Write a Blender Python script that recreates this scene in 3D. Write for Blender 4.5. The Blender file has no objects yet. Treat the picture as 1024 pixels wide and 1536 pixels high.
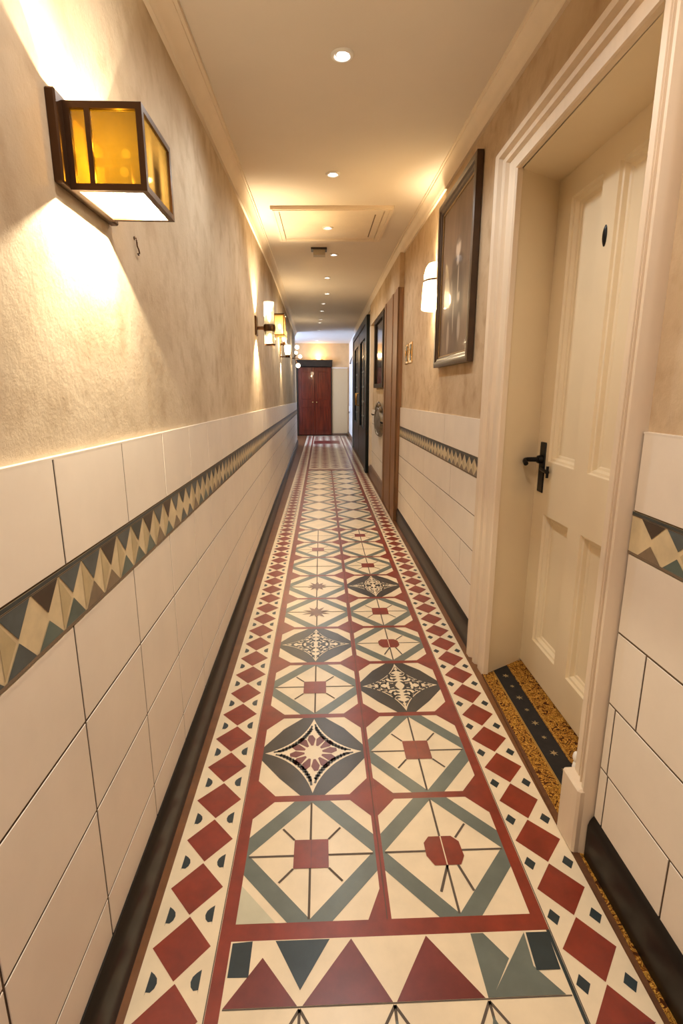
import bpy, math, random
from mathutils import Vector, Matrix
random.seed(7)
S = bpy.context.scene
COL = S.collection
PI = math.pi
S.view_settings.view_transform = 'Standard'
S.view_settings.look = 'None'
S.view_settings.gamma = 1.0
S.view_settings.use_curve_mapping = False
S.view_settings.exposure = -0.28

def interp(x, xs, ys):
    if x <= xs[0]: return ys[0]
    for i in range(1, len(xs)):
        if x <= xs[i]:
            t = (x - xs[i-1]) / (xs[i] - xs[i-1])
            return ys[i-1] + t * (ys[i] - ys[i-1])
    return ys[-1]

# ------------------------------------------------------------------ the corridor's measures (metres)
Y0, Y1 = -2.2, 15.06            # wall behind the camera, far wall
YA = 12.3                       # the left wall ends here, an alcove with a window follows
XALC = -2.2
def XL(y): return -0.4404 - 0.0109 * y      # face of the left tiles
def XR(y): return 0.7188 + 0.0029 * y       # face of the right tiles
def XLP(y): return XL(y) - 0.012            # plaster faces
def XRP(y): return XR(y) + 0.012
CLY, CLZ = [-2.5, 1.7, 2.37, 3.83, 6.1, 10, 15.3], [2.12, 2.273, 2.311, 2.383, 2.46, 2.45, 2.43]
CRY, CRZ = [-2.5, 1.785, 2.62, 3.485, 4.9, 10, 15.3], [2.29, 2.356, 2.381, 2.395, 2.431, 2.44, 2.43]
def corL(y): return interp(y, CLY, CLZ)
def corR(y): return interp(y, CRY, CRZ)
def ceil_z(x, y):
    a, b = XLP(y), XRP(y)
    t = max(0.0, min(1.0, (x - a) / (b - a)))
    return (corL(y) + .09) * (1 - t) + (corR(y) + .09) * t
def squash(z, y): return z * (1 - 0.0115 * (y - 1.0))   # the old wainscot runs slightly downhill
def squashR(z, y): return z * (1 - 0.0085 * (y - 1.0))

# ------------------------------------------------------------------ materials
def lin(c):
    return tuple((v / 12.92 if v <= .04045 else ((v + .055) / 1.055) ** 2.4) for v in c)
def hexc(r, g, b): return lin((r / 255., g / 255., b / 255.)) + (1.0,)

def mat(name, col, rough=.5, metal=0., var=0., scale=8., bump=0., bscale=60., spec=.5, coat=0., col2=None, stretch=(1, 1, 1)):
    m = bpy.data.materials.new(name); m.use_nodes = True
    nt = m.node_tree; b = nt.nodes['Principled BSDF']
    b.inputs['Base Color'].default_value = col
    b.inputs['Roughness'].default_value = rough
    b.inputs['Metallic'].default_value = metal
    b.inputs['Specular IOR Level'].default_value = spec
    b.inputs['Coat Weight'].default_value = coat
    tc = nt.nodes.new('ShaderNodeTexCoord')
    mp = nt.nodes.new('ShaderNodeMapping'); mp.inputs['Scale'].default_value = stretch
    nt.links.new(tc.outputs['Object'], mp.inputs['Vector'])
    if var or col2:
        n = nt.nodes.new('ShaderNodeTexNoise'); n.inputs['Scale'].default_value = scale
        n.inputs['Detail'].default_value = 6; n.inputs['Roughness'].default_value = .6
        nt.links.new(mp.outputs['Vector'], n.inputs['Vector'])
        r = nt.nodes.new('ShaderNodeValToRGB')
        c2 = col2 or tuple(v * (1 - var) for v in col[:3]) + (1,)
        c1 = col if col2 else tuple(min(1, v * (1 + var * .6)) for v in col[:3]) + (1,)
        r.color_ramp.elements[0].position = .32; r.color_ramp.elements[0].color = c2
        r.color_ramp.elements[1].position = .68; r.color_ramp.elements[1].color = c1
        nt.links.new(n.outputs['Fac'], r.inputs['Fac'])
        nt.links.new(r.outputs['Color'], b.inputs['Base Color'])
    if bump:
        n2 = nt.nodes.new('ShaderNodeTexNoise'); n2.inputs['Scale'].default_value = bscale
        n2.inputs['Detail'].default_value = 4
        nt.links.new(mp.outputs['Vector'], n2.inputs['Vector'])
        bp = nt.nodes.new('ShaderNodeBump'); bp.inputs['Strength'].default_value = bump
        bp.inputs['Distance'].default_value = .004
        nt.links.new(n2.outputs['Fac'], bp.inputs['Height'])
        nt.links.new(bp.outputs['Normal'], b.inputs['Normal'])
    return m

def emis(name, col, strength):
    m = bpy.data.materials.new(name); m.use_nodes = True
    nt = m.node_tree; nt.nodes.clear()
    o = nt.nodes.new('ShaderNodeOutputMaterial'); e = nt.nodes.new('ShaderNodeEmission')
    e.inputs['Color'].default_value = col; e.inputs['Strength'].default_value = strength
    nt.links.new(e.outputs[0], o.inputs['Surface'])
    return m

def pane(name, tint, clear=.8, rough=.05, milk=None, glow=None):
    """a sheet of glass one can see and light can pass through: tinted transparency, a gloss, a little milkiness"""
    m = bpy.data.materials.new(name); m.use_nodes = True
    nt = m.node_tree; nt.nodes.clear()
    o = nt.nodes.new('ShaderNodeOutputMaterial')
    t = nt.nodes.new('ShaderNodeBsdfTransparent'); t.inputs['Color'].default_value = tint
    tr = nt.nodes.new('ShaderNodeBsdfTranslucent'); tr.inputs['Color'].default_value = milk or tint
    mx = nt.nodes.new('ShaderNodeMixShader'); mx.inputs['Fac'].default_value = clear
    nt.links.new(tr.outputs[0], mx.inputs[1]); nt.links.new(t.outputs[0], mx.inputs[2])
    g = nt.nodes.new('ShaderNodeBsdfGlossy'); g.inputs['Roughness'].default_value = rough
    mx2 = nt.nodes.new('ShaderNodeMixShader'); mx2.inputs['Fac'].default_value = .06
    nt.links.new(mx.outputs[0], mx2.inputs[1]); nt.links.new(g.outputs[0], mx2.inputs[2])
    last = mx2
    if glow:
        e = nt.nodes.new('ShaderNodeEmission'); e.inputs['Color'].default_value = glow[0]; e.inputs['Strength'].default_value = glow[1]
        ad = nt.nodes.new('ShaderNodeAddShader')
        nt.links.new(mx2.outputs[0], ad.inputs[0]); nt.links.new(e.outputs[0], ad.inputs[1]); last = ad
    nt.links.new(last.outputs[0], o.inputs['Surface'])
    return m

def plaster(name, base, stain, dark, seed=0.):
    m = bpy.data.materials.new(name); m.use_nodes = True
    nt = m.node_tree; b = nt.nodes['Principled BSDF']; N = nt.nodes.new; K = nt.links.new
    b.inputs['Roughness'].default_value = .85; b.inputs['Specular IOR Level'].default_value = .2
    tc = N('ShaderNodeTexCoord'); mp = N('ShaderNodeMapping'); mp.inputs['Location'].default_value = (seed, seed * 2, seed)
    K(tc.outputs['Object'], mp.inputs['Vector'])
    n1 = N('ShaderNodeTexNoise'); n1.inputs['Scale'].default_value = 2.3; n1.inputs['Detail'].default_value = 8; n1.inputs['Roughness'].default_value = .62
    n2 = N('ShaderNodeTexNoise'); n2.inputs['Scale'].default_value = 11; n2.inputs['Detail'].default_value = 6
    K(mp.outputs[0], n1.inputs['Vector']); K(mp.outputs[0], n2.inputs['Vector'])
    r1 = N('ShaderNodeValToRGB'); r1.color_ramp.elements[0].position = .36; r1.color_ramp.elements[1].position = .62
    r1.color_ramp.elements[0].color = stain; r1.color_ramp.elements[1].color = base
    K(n1.outputs['Fac'], r1.inputs['Fac'])
    r2 = N('ShaderNodeValToRGB'); r2.color_ramp.elements[0].position = .28; r2.color_ramp.elements[1].position = .5
    r2.color_ramp.elements[0].color = (.55, .55, .55, 1); r2.color_ramp.elements[1].color = (0, 0, 0, 1)
    K(n2.outputs['Fac'], r2.inputs['Fac'])
    mx = N('ShaderNodeMix'); mx.data_type = 'RGBA'
    K(r2.outputs['Color'], mx.inputs[0]); K(r1.outputs['Color'], mx.inputs[6]); mx.inputs[7].default_value = dark
    K(mx.outputs[2], b.inputs['Base Color'])
    n3 = N('ShaderNodeTexNoise'); n3.inputs['Scale'].default_value = 45; n3.inputs['Detail'].default_value = 8; n3.inputs['Roughness'].default_value = .7
    K(mp.outputs[0], n3.inputs['Vector'])
    n4 = N('ShaderNodeTexNoise'); n4.inputs['Scale'].default_value = 9; K(mp.outputs[0], n4.inputs['Vector'])
    ad = N('ShaderNodeMath'); ad.operation = 'ADD'; K(n3.outputs['Fac'], ad.inputs[0]); K(n4.outputs['Fac'], ad.inputs[1])
    bp = N('ShaderNodeBump'); bp.inputs['Strength'].default_value = .35; bp.inputs['Distance'].default_value = .008
    K(ad.outputs[0], bp.inputs['Height']); K(bp.outputs[0], b.inputs['Normal'])
    return m

M = {}
M['plaster'] = plaster('limewashed_plaster', hexc(204, 187, 162), hexc(186, 167, 140), hexc(164, 141, 113))
M['plaster_right'] = plaster('stained_plaster', hexc(204, 182, 152), hexc(186, 161, 129), hexc(160, 131, 100), 3.7)
M['plaster_far'] = mat('far_plaster', hexc(232, 226, 214), .8, var=.05, scale=3)
M['ceiling'] = mat('ceiling_paint', hexc(222, 211, 197), .75, var=.03, scale=2)
M['cornice'] = mat('cornice_paint', hexc(228, 212, 190), .6, var=.05, scale=6)
M['tile'] = mat('glazed_wall_tile', hexc(236, 225, 210), .38, var=.05, scale=5, bump=.12, bscale=25)
M['grout'] = mat('grey_grout', hexc(122, 104, 84), .9)
M['band_dark'] = mat('band_dark_teal', hexc(52, 62, 64), .3, var=.3, scale=18)
M['band_brown'] = mat('band_dark_brown', hexc(62, 50, 42), .3, var=.3, scale=18)
M['band_grey'] = mat('band_blue_grey', hexc(78, 88, 90), .3, var=.3, scale=18)
M['band_green'] = mat('band_sage', hexc(88, 104, 98), .3, var=.25, scale=18)
M['band_tan'] = mat('band_tan', hexc(130, 112, 90), .3, var=.25, scale=18)
M['band_cream'] = mat('band_cream', hexc(214, 196, 158), .3, var=.18, scale=16)
M['band_sand'] = mat('band_sand', hexc(190, 172, 132), .3, var=.18, scale=16)
M['skirting'] = mat('black_skirting', hexc(24, 19, 16), .34, var=.3, scale=9, spec=.3)
M['skirting_brown'] = mat('brown_skirting', hexc(112, 82, 58), .4, var=.2, scale=6)
M['door_paint'] = mat('cream_door_paint', hexc(230, 214, 184), .42, var=.03, scale=4, bump=.05, bscale=30)
M['casing'] = mat('casing_paint', hexc(226, 208, 184), .45, var=.07, scale=14, stretch=(1, 1, .15), bump=.1, bscale=70)
M['black_iron'] = mat('black_iron', hexc(24, 23, 24), .35, metal=.6)
M['f_cream'] = mat('floor_cream', hexc(230, 213, 184), .3, var=.09, scale=9, bump=.04, bscale=18)
M['f_pale'] = mat('floor_pale_green', hexc(196, 192, 168), .3, var=.09, scale=9)
M['f_red'] = mat('floor_red', hexc(128, 46, 28), .3, var=.25, scale=14, bump=.05, bscale=30)
M['f_maroon'] = mat('floor_maroon', hexc(112, 44, 38), .3, var=.25, scale=14)
M['f_green'] = mat('floor_grey_green', hexc(100, 108, 101), .3, var=.15, scale=14)
M['f_char'] = mat('floor_charcoal', hexc(58, 53, 48), .3, var=.2, scale=14)
M['f_teal'] = mat('floor_dark_teal', hexc(38, 50, 54), .3, var=.25, scale=14)
M['f_line'] = mat('floor_joint', hexc(84, 70, 58), .6)
M['f_brown'] = mat('floor_brown_strip', hexc(118, 76, 44), .3, var=.25, scale=12)
M['f_rose'] = mat('floor_rose', hexc(150, 96, 84), .28, var=.22, scale=12)
M['wood_brown'] = mat('brown_wood', hexc(150, 108, 70), .5, col2=hexc(112, 76, 46), scale=6, stretch=(9, 9, .5))
M['wood_red'] = mat('red_mahogany', hexc(112, 38, 16), .24, col2=hexc(66, 18, 8), scale=4, stretch=(7, 7, .5), coat=.25, spec=.35)
M['wood_dark'] = mat('dark_timber', hexc(52, 38, 22), .6, var=.3, scale=8, spec=.2)
M['frame_wood'] = mat('dark_frame_wood', hexc(70, 50, 34), .35, var=.25, scale=18)
M['gilt'] = mat('dull_gilt', hexc(140, 112, 72), .4, metal=.4, var=.2, scale=30)
M['bronze'] = mat('dark_bronze', hexc(84, 60, 40), .35, metal=.8)
M['brass'] = mat('brass', hexc(190, 150, 86), .25, metal=.9)
M['gold_lining'] = mat('gold_lining', hexc(214, 170, 80), .5, var=.2, scale=40)
M['steel'] = mat('grey_plastic', hexc(170, 160, 140), .5)
M['dark_plastic'] = mat('dark_plastic', hexc(40, 34, 28), .4)
M['white_plastic'] = mat('white_plastic', hexc(235, 232, 226), .4)
M['black_paint'] = mat('black_green_paint', hexc(16, 24, 25), .4, var=.3, scale=6, spec=.3)
M['grey_paint'] = mat('grey_green_paint', hexc(112, 120, 118), .3)
M['glass_dark'] = mat('dark_blue_glass', hexc(26, 40, 58), .08, var=.5, scale=10, spec=.8)
M['mirror'] = mat('aged_mirror', hexc(78, 60, 42), .12, metal=.9, var=.3, scale=6)
M['plaque'] = mat('aged_pewter', hexc(128, 116, 98), .4, metal=.5, var=.5, scale=22, bump=.8, bscale=40)
M['amber'] = pane('amber_glass', (.13, .095, .022, 1), .962, milk=(.7, .44, .05, 1))
M['pale_amber'] = pane('pale_amber_glass', (.14, .115, .07, 1), .955, milk=(.7, .5, .2, 1))
M['pale_box'] = pane('pale_yellow_glass', (1, .84, .52, 1), .72, milk=(1, .84, .5, 1))
M['frost'] = pane('frosted_glass', (1, .97, .9, 1), .88, milk=(1, .97, .9, 1))
M['clear'] = pane('clear_glass', (1, .97, .9, 1), .85)
M['portrait_glass'] = pane('picture_glass', (1, 1, 1, 1), .98, rough=.03)

# ------------------------------------------------------------------ mesh builder
class MB:
    def __init__(s): s.v = []; s.f = []; s.m = []; s.mats = []
    def mi(s, m):
        if m not in s.mats: s.mats.append(m)
        return s.mats.index(m)
    def poly(s, pts, m):
        i = len(s.v); s.v += [tuple(p) for p in pts]; s.f.append(tuple(range(i, i + len(pts)))); s.m.append(s.mi(m))
    def mesh(s, v, f, m):
        i = len(s.v); s.v += [tuple(p) for p in v]; k = s.mi(m)
        for q in f: s.f.append(tuple(i + j for j in q)); s.m.append(k)
    def box(s, x0, x1, y0, y1, z0, z1, m):
        v = [(x, y, z) for x in (x0, x1) for y in (y0, y1) for z in (z0, z1)]
        s.mesh(v, [(0, 1, 3, 2), (4, 6, 7, 5), (0, 4, 5, 1), (2, 3, 7, 6), (0, 2, 6, 4), (1, 5, 7, 3)], m)
    def bbox(s, x0, x1, y0, y1, z0, z1, m, b=.004):
        """box with chamfered edges"""
        cx, cy, cz = (x0+x1)/2, (y0+y1)/2, (z0+z1)/2
        hx, hy, hz = abs(x1-x0)/2, abs(y1-y0)/2, abs(z1-z0)/2
        b = min(b, hx*.9, hy*.9, hz*.9)
        v = []; idx = {}
        for sx in (-1, 1):
            for sy in (-1, 1):
                for sz in (-1, 1):
                    for a in range(3):
                        h = [hx-b, hy-b, hz-b]; h[a] += b
                        idx[(sx, sy, sz, a)] = len(v); v.append((cx+sx*h[0], cy+sy*h[1], cz+sz*h[2]))
        f = []
        for a in range(3):
            o1, o2 = (a+1) % 3, (a+2) % 3
            for sg in (-1, 1):
                q = []
                for p, r in ((-1, -1), (1, -1), (1, 1), (-1, 1)):
                    k = [0, 0, 0]; k[a] = sg; k[o1] = p*1; k[o2] = r
                    q.append(idx[(k[0], k[1], k[2], a)])
                f.append(tuple(q) if sg > 0 else tuple(q[::-1]))
        for a in range(3):           # edges along axis a
            o1, o2 = (a+1) % 3, (a+2) % 3
            for p in (-1, 1):
                for r in (-1, 1):
                    k1 = [0, 0, 0]; k1[o1] = p; k1[o2] = r; k2 = list(k1); k1[a] = -1; k2[a] = 1
                    f.append((idx[(*k1, o1)], idx[(*k2, o1)], idx[(*k2, o2)], idx[(*k1, o2)]))
        for sx in (-1, 1):
            for sy in (-1, 1):
                for sz in (-1, 1):
                    f.append(tuple(idx[(sx, sy, sz, a)] for a in range(3)))
        s.mesh(v, f, m)
    def prism(s, foot, z0, z1, m):
        n = len(foot)
        zz0 = z0 if isinstance(z0, (list, tuple)) else [z0]*n
        zz1 = z1 if isinstance(z1, (list, tuple)) else [z1]*n
        v = [(x, y, zz0[i]) for i, (x, y) in enumerate(foot)] + [(x, y, zz1[i]) for i, (x, y) in enumerate(foot)]
        f = [tuple(range(n))[::-1], tuple(range(n, 2*n))] + [(i, (i+1) % n, n+(i+1) % n, n+i) for i in range(n)]
        s.mesh(v, f, m)
    def tube(s, pts, r, m, n=10, cap=True):
        pts = [Vector(p) for p in pts]; rr = r if isinstance(r, (list, tuple)) else [r]*len(pts)
        v = []; f = []; ref = None
        for i, p in enumerate(pts):
            t = (pts[min(i+1, len(pts)-1)] - pts[max(i-1, 0)]).normalized()
            if ref is None: ref = t.orthogonal().normalized()
            ref = (ref - t * ref.dot(t)).normalized(); b = t.cross(ref)
            for k in range(n):
                a = 2*PI*k/n; v.append(p + (ref*math.cos(a) + b*math.sin(a)) * rr[i])
        for i in range(len(pts)-1):
            for k in range(n):
                f.append((i*n+k, i*n+(k+1) % n, (i+1)*n+(k+1) % n, (i+1)*n+k))
        if cap: f += [tuple(range(n))[::-1], tuple(range((len(pts)-1)*n, len(pts)*n))]
        s.mesh(v, f, m)
    def lathe(s, prof, c, m, n=24, axis='z', a0=0., a1=2*PI):
        """prof: list of (radius, height) about the axis through c"""
        full = abs(a1-a0-2*PI) < 1e-6; k = n if full else n+1
        v = []; f = []
        for (r, h) in prof:
            for j in range(k):
                a = a0 + (a1-a0)*j/n; p = (r*math.cos(a), r*math.sin(a), h)
                if axis == 'x': p = (p[2], p[0], p[1])
                elif axis == 'y': p = (p[1], p[2], p[0])
                v.append((c[0]+p[0], c[1]+p[1], c[2]+p[2]))
        for i in range(len(prof)-1):
            for j in range(n):
                j2 = (j+1) % k
                f.append((i*k+j, i*k+j2, (i+1)*k+j2, (i+1)*k+j))
        s.mesh(v, f, m)
    def sphere(s, c, r, m, n=18, sc=(1, 1, 1)):
        v = []; f = []
        for i in range(n//2+1):
            t = PI*i/(n//2)
            for j in range(n):
                a = 2*PI*j/n; v.append((c[0]+r*sc[0]*math.sin(t)*math.cos(a), c[1]+r*sc[1]*math.sin(t)*math.sin(a), c[2]+r*sc[2]*math.cos(t)))
        for i in range(n//2):
            for j in range(n): f.append((i*n+j, (i+1)*n+j, (i+1)*n+(j+1) % n, i*n+(j+1) % n))
        s.mesh(v, f, m)
    def build(s, name, parent=None, smooth=False):
        me = bpy.data.meshes.new(name)
        org = parent.matrix_world.translation if parent is not None and parent.get('_at') else None
        vv = s.v
        if parent is not None:
            o0 = parent_origin(parent); vv = [(x-o0[0], y-o0[1], z-o0[2]) for x, y, z in s.v]
        me.from_pydata(vv, [], s.f); me.update()
        for k in s.mats: me.materials.append(k)
        for p, k in zip(me.polygons, s.m): p.material_index = k; p.use_smooth = smooth
        o = bpy.data.objects.new(name, me); COL.objects.link(o)
        if parent is not None: o.parent = parent
        return o

ORG = {}
def parent_origin(o):
    x = Vector((0, 0, 0))
    while o is not None: x += Vector(o.location); o = o.parent
    return x
def fixnormals(o):
    import bmesh
    bm = bmesh.new(); bm.from_mesh(o.data); bmesh.ops.recalc_face_normals(bm, faces=bm.faces); bm.to_mesh(o.data); bm.free()
    return o
def soft(o, ang=35):
    fixnormals(o)
    for p in o.data.polygons: p.use_smooth = True
    try: o.data.set_sharp_from_angle(angle=math.radians(ang))
    except Exception: pass
    return o
def thing(name, loc, label, cat, group=None):
    o = bpy.data.objects.new(name, None); o.empty_display_size = .05; COL.objects.link(o); o.location = loc
    return tag(o, label, cat, group)
def tag(o, label, cat, group=None):
    o['label'] = label; o['category'] = cat
    if group: o['group'] = group
    return o
def struct(o, label, cat):
    o['kind'] = 'structure'; o['label'] = label; o['category'] = cat
    return o
def lamp(name, kind, loc, energy, col, parent=None, **kw):
    d = bpy.data.lights.new(name, kind); d.energy = energy; d.color = col
    o = bpy.data.objects.new(name, d); COL.objects.link(o)
    if parent is not None:
        o.parent = parent; p = parent_origin(parent); o.location = Vector(loc) - p
    else: o.location = loc
    aim = kw.pop('aim', None)
    for k, v in kw.items(): setattr(d, k, v)
    if aim is not None: o.rotation_euler = Vector(aim).to_track_quat('-Z', 'Y').to_euler()
    return o
WARM = (1.0, .78, .48); AMB = (1.0, .62, .26); SOFT = (.97, 1.0, 1.0)

# ------------------------------------------------------------------ FLOOR
fb = MB()
def fq(pts, m, lv=0):
    a = 0.
    for i in range(len(pts)):
        x0, y0 = pts[i]; x1, y1 = pts[(i+1) % len(pts)]; a += x0*y1 - x1*y0
    if a < 0: pts = pts[::-1]
    fb.poly([(x, y, lv*.00045) for x, y in pts], m)
def rect(x0, x1, y0, y1, m, lv=0): fq([(x0, y0), (x1, y0), (x1, y1), (x0, y1)], m, lv)
def stripe(p, q, w, m, lv):
    d = Vector((q[0]-p[0], q[1]-p[1])); n = Vector((-d.y, d.x)).normalized() * w/2
    fq([(p[0]+n.x, p[1]+n.y), (q[0]+n.x, q[1]+n.y), (q[0]-n.x, q[1]-n.y), (p[0]-n.x, p[1]-n.y)], m, lv)
FX0, FX1, FX2, FX3 = -.217, .138, .159, .499        # inner edges of the two columns of cells
BL0, BL1, BR0, BR1 = -.412, -.25, .53, .682         # the two cream borders
YE = 14.9
fb.box(XALC-.1, 1.25, Y0-.1, Y1+.3, -.12, -.0006, M['f_brown'])
rect(XLP(YE)-.03, BL0, Y0, YE, M['f_brown'], 0)
rect(BR1, .80, Y0, YE, M['f_brown'], 0)
rect(BL0, BL1, Y0, YE, M['f_cream'], 1); rect(BR0, BR1, Y0, YE, M['f_cream'], 1)
rect(BL1, FX0, Y0, YE, M['f_red'], 1); rect(FX3, BR0, Y0, YE, M['f_red'], 1)
stripe((BL1-.002, Y0), (BL1-.002, YE), .0025, M['f_line'], 2)
stripe((BR0+.002, Y0), (BR0+.002, YE), .0025, M['f_line'], 2)
# diamonds of the borders
P = .1478
def border(xc, ya, hw, side):
    k0 = int((Y0 - ya)/P) + 1; k1 = int((YE - ya)/P)
    for k in range(k0, k1):
        y = ya + k*P; j = [random.uniform(-.003, .003) for _ in range(4)]
        if y > 9.0 and k % 1: continue
        fq([(xc-hw+j[0], y), (xc+j[1], y-P*.485), (xc+hw+j[2], y), (xc+j[3], y+P*.485)], M['f_red'], 2)
        if y < 6.5:
            fq([(xc-hw+j[0], y+.0005), (xc-hw+.004, y-.002), (xc+hw-.004, y-.002), (xc+hw, y+.0005)], M['f_maroon'], 3) if random.random() < .12 else None
            for s in (-1, 1):
                cx = xc + s*(hw*.84); cy = y + P*.5; r = .0215 if side == 'L' else .0165
                if side == 'L':      # half-round leaf shapes
                    pts = [(cx - s*r*.9 + s*0, cy + r*.9)]
                    pts = []
                    for t in range(7):
                        a = -PI*.5 + PI*t/6 if s < 0 else PI*.5 + PI*t/6
                        pts.append((cx + math.cos(a)*r*.9, cy + math.sin(a)*r*.95 + (.004 if t in (0, 6) else 0)))
                    pts.append((cx - math.copysign(.001, -s), cy - r*1.12))
                    fq(pts, M['f_teal'], 2)
                else:
                    fq([(cx-r*.95, cy), (cx, cy-r*1.25), (cx+r*.95, cy), (cx, cy+r*1.25)], M['f_teal'], 2)
border(-.331, 1.10, .066, 'L')
border(.606, 1.064, .062, 'R')
# cells
def star(n=12, tip=.96, mid=.50):
    pts = []
    for q in range(4):
        a0 = q*PI/2
        p0 = (tip*math.cos(a0), tip*math.sin(a0)); p2 = (tip*math.cos(a0+PI/2), tip*math.sin(a0+PI/2))
        c = (mid*1.0*math.cos(a0+PI/4)*1.0, mid*math.sin(a0+PI/4))
        ctrl = (2*c[0]-.5*(p0[0]+p2[0]), 2*c[1]-.5*(p0[1]+p2[1]))
        for i in range(n):
            t = i/n; pts.append(tuple((1-t)**2*p0[k] + 2*t*(1-t)*ctrl[k] + t*t*p2[k] for k in (0, 1)))
    return pts
def cell(x0, x1, y0, y1, kind, corners=True, detail=2):
    cx, cy, hx, hy = (x0+x1)/2, (y0+y1)/2, (x1-x0)/2, (y1-y0)/2
    W = lambda u, v: (cx+u*hx, cy+v*hy)
    w = lambda pts: [W(*p) for p in pts]
    rect(x0, x1, y0, y1, M['f_cream'], 1)
    if corners:
        for sx in (-1, 1):
            for sy in (-1, 1):
                if corners == 'top' and sy < 0 and not (sx > 0 and x0 < 0): continue
                c = .34 if not (corners == 'top' and sy < 0) else .2
                cyv = c if not (corners == 'top' and sy < 0) else .42
                fq(w([(sx, sy), (sx*(1-c), sy), (sx, sy*(1-cyv))]), M['f_red'], 2)
    if kind in ('plain', 'octagon', 'starred', 'bare'):
        o, i = 1.31, .965
        def dia(r, s1, s2):   # one side of the diamond band
            a = (r-1, 1) if r > 1 else (0, r)
            return a
        for sx in (-1, 1):
            for sy in (-1, 1):
                fq(w([(sx*(o-1), sy), (sx*1, sy*(o-1)), (sx*1, 0) if False else (sx*i, 0), (0, sy*i), (0, sy)]) if False else
                   w([(0, sy), (sx*(o-1), sy), (sx, sy*(o-1)), (sx, 0), (sx*i, 0), (0, sy*i)]), M['f_green'], 2)
        if detail:
            lw = .006
            j = random.uniform(-.03, .03)
            stripe(W(j*.5, -i), W(j*.5, i), lw, M['f_line'], 3); stripe(W(-i, j), W(i, j), lw, M['f_line'], 3)
            if kind == 'plain':
                c = .27; fq(w([(-c, -.24), (c, -.24), (c, .24), (-c, .24)]), M['f_red'], 4)
                for sx in (-1, 1):
                    for sy in (-1, 1): stripe(W(sx*c, sy*.24), W(sx*.47, sy*.45), lw, M['f_line'], 3)
                stripe(W(0, -.24), W(0, .24), .0025, M['f_maroon'], 5)
            elif kind == 'octagon':
                fq(w([(-.3, -.1), (-.3, .12), (-.2, .23), (.18, .23), (.29, .13), (.31, -.12), (.22, -.26), (-.2, -.26)]), M['f_red'], 4)
                stripe(W(.0, -.26), W(-.2, -.66), .007, M['f_line'], 3); stripe(W(.17, -.26), W(.3, -.66), .007, M['f_line'], 3)
                stripe(W(.25, .2), W(.48, .45), lw, M['f_line'], 3)
                stripe(W(0, -.26), W(0, .23), .003, M['f_cream'], 5)
            elif kind == 'starred':
                pts = []
                for t in range(20):
                    a = 2*PI*t/20; r = .42 if t % 2 else .2
                    r *= random.uniform(.85, 1.15); pts.append((r*math.cos(a), r*math.sin(a)))
                fq(w(pts), M['f_brown'], 4)
    else:
        fq(w([(.22, -1), (.62, -.62), (1, -.18), (1, .18), (.64, .66), (.24, 1), (-.24, 1), (-.64, .66), (-1, .18), (-1, -.18), (-.62, -.62), (-.22, -1)]), M['f_char'], 2)
        fq(w(star()), M['f_cream'], 3)
        if kind == 'rosette':
            # guilloche of two dark waves along each side, twelve red petals around a cream eye
            for q in range(4):
                base = star()[q*12:(q+1)*12] + [star()[((q+1)*12) % 48]]
                for ph in (0, PI):
                    prev = None
                    for t in range(37):
                        s = t/36*12; i0 = min(int(s), 11); fr = s-i0
                        px = base[i0][0]*(1-fr)+base[i0+1][0]*fr; py = base[i0][1]*(1-fr)+base[i0+1][1]*fr
                        k = .83 + .075*math.sin(t*1.35+ph) ; cur = W(px*k, py*k)
                        if prev and 3 < t < 35: stripe(prev, cur, .0075, M['f_char'], 4)
                        prev = cur
            for t in range(12):
                a = 2*PI*t/12 + .13
                L = lambda r, d: (r*math.cos(a+d), r*math.sin(a+d))
                fq(w([L(.18, -.12), L(.36, -.235), L(.47, -.08), L(.47, .08), L(.36, .235), L(.18, .12)]), M['f_maroon'], 4)
        else:
            rnd = random.Random(int(cy*100)+3)
            # dark arabesque piercings, mirrored in the four quarters
            shapes = []
            for _ in range(26):
                for _try in range(40):
                    u, v = rnd.uniform(.045, .8), rnd.uniform(.045, .8)
                    if (u**.75 + v**.75) < .88 and all((u-a)**2+(v-b)**2 > .0075 for a, b, *_ in shapes): break
                else: continue
                shapes.append((u, v, rnd.uniform(0, PI), rnd.uniform(.055, .10), rnd.uniform(.026, .042)))
            for (u, v, a, L_, w_) in shapes:
                for sx in (-1, 1):
                    for sy in (-1, 1):
                        pts = []
                        for t in range(10):
                            b = 2*PI*t/10; ex = L_*math.cos(b); ey = w_*math.sin(b) + .5*w_*math.cos(b*2)
                            pts.append((sx*(u+ex*math.cos(a)-ey*math.sin(a)), sy*(v+ex*math.sin(a)+ey*math.cos(a))))
                        fq(w(pts), M['f_char'], 4)
            for sx in (-1, 1):
                fq(w([(sx*.2+.085*math.cos(2*PI*t/8), .085*math.sin(2*PI*t/8)) for t in range(8)]), M['f_char'], 5)
            st = star(mid=.50, tip=.90)
            for q in range(len(st)):
                stripe(W(*[c*.93 for c in st[q]]), W(*[c*.93 for c in st[(q+1) % len(st)]]), .004, M['f_char'], 5)
            fq(w([(-.02, -.92), (.02, -.92), (.012, .92), (-.012, .92)]), M['f_cream'], 6)
bars = [1.0, 1.392, 1.817, 2.222, 2.60]
while bars[-1] < 8.2: bars.append(bars[-1] + .4075)
kinds = {(0, 0): 'plain', (0, 1): 'octagon', (1, 0): 'rosette', (1, 1): 'plain', (2, 0): 'plain', (2, 1): 'arabesque',
         (3, 0): 'arabesque', (3, 1): 'octagon', (4, 0): 'starred', (4, 1): 'plain', (5, 0): 'starred', (5, 1): 'arabesque'}
rect(FX1, FX2, .96, 8.5, M['f_red'], 1)
stripe((.1485, 1.0), (.1485, 8.5), .002, M['f_line'], 3)
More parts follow.
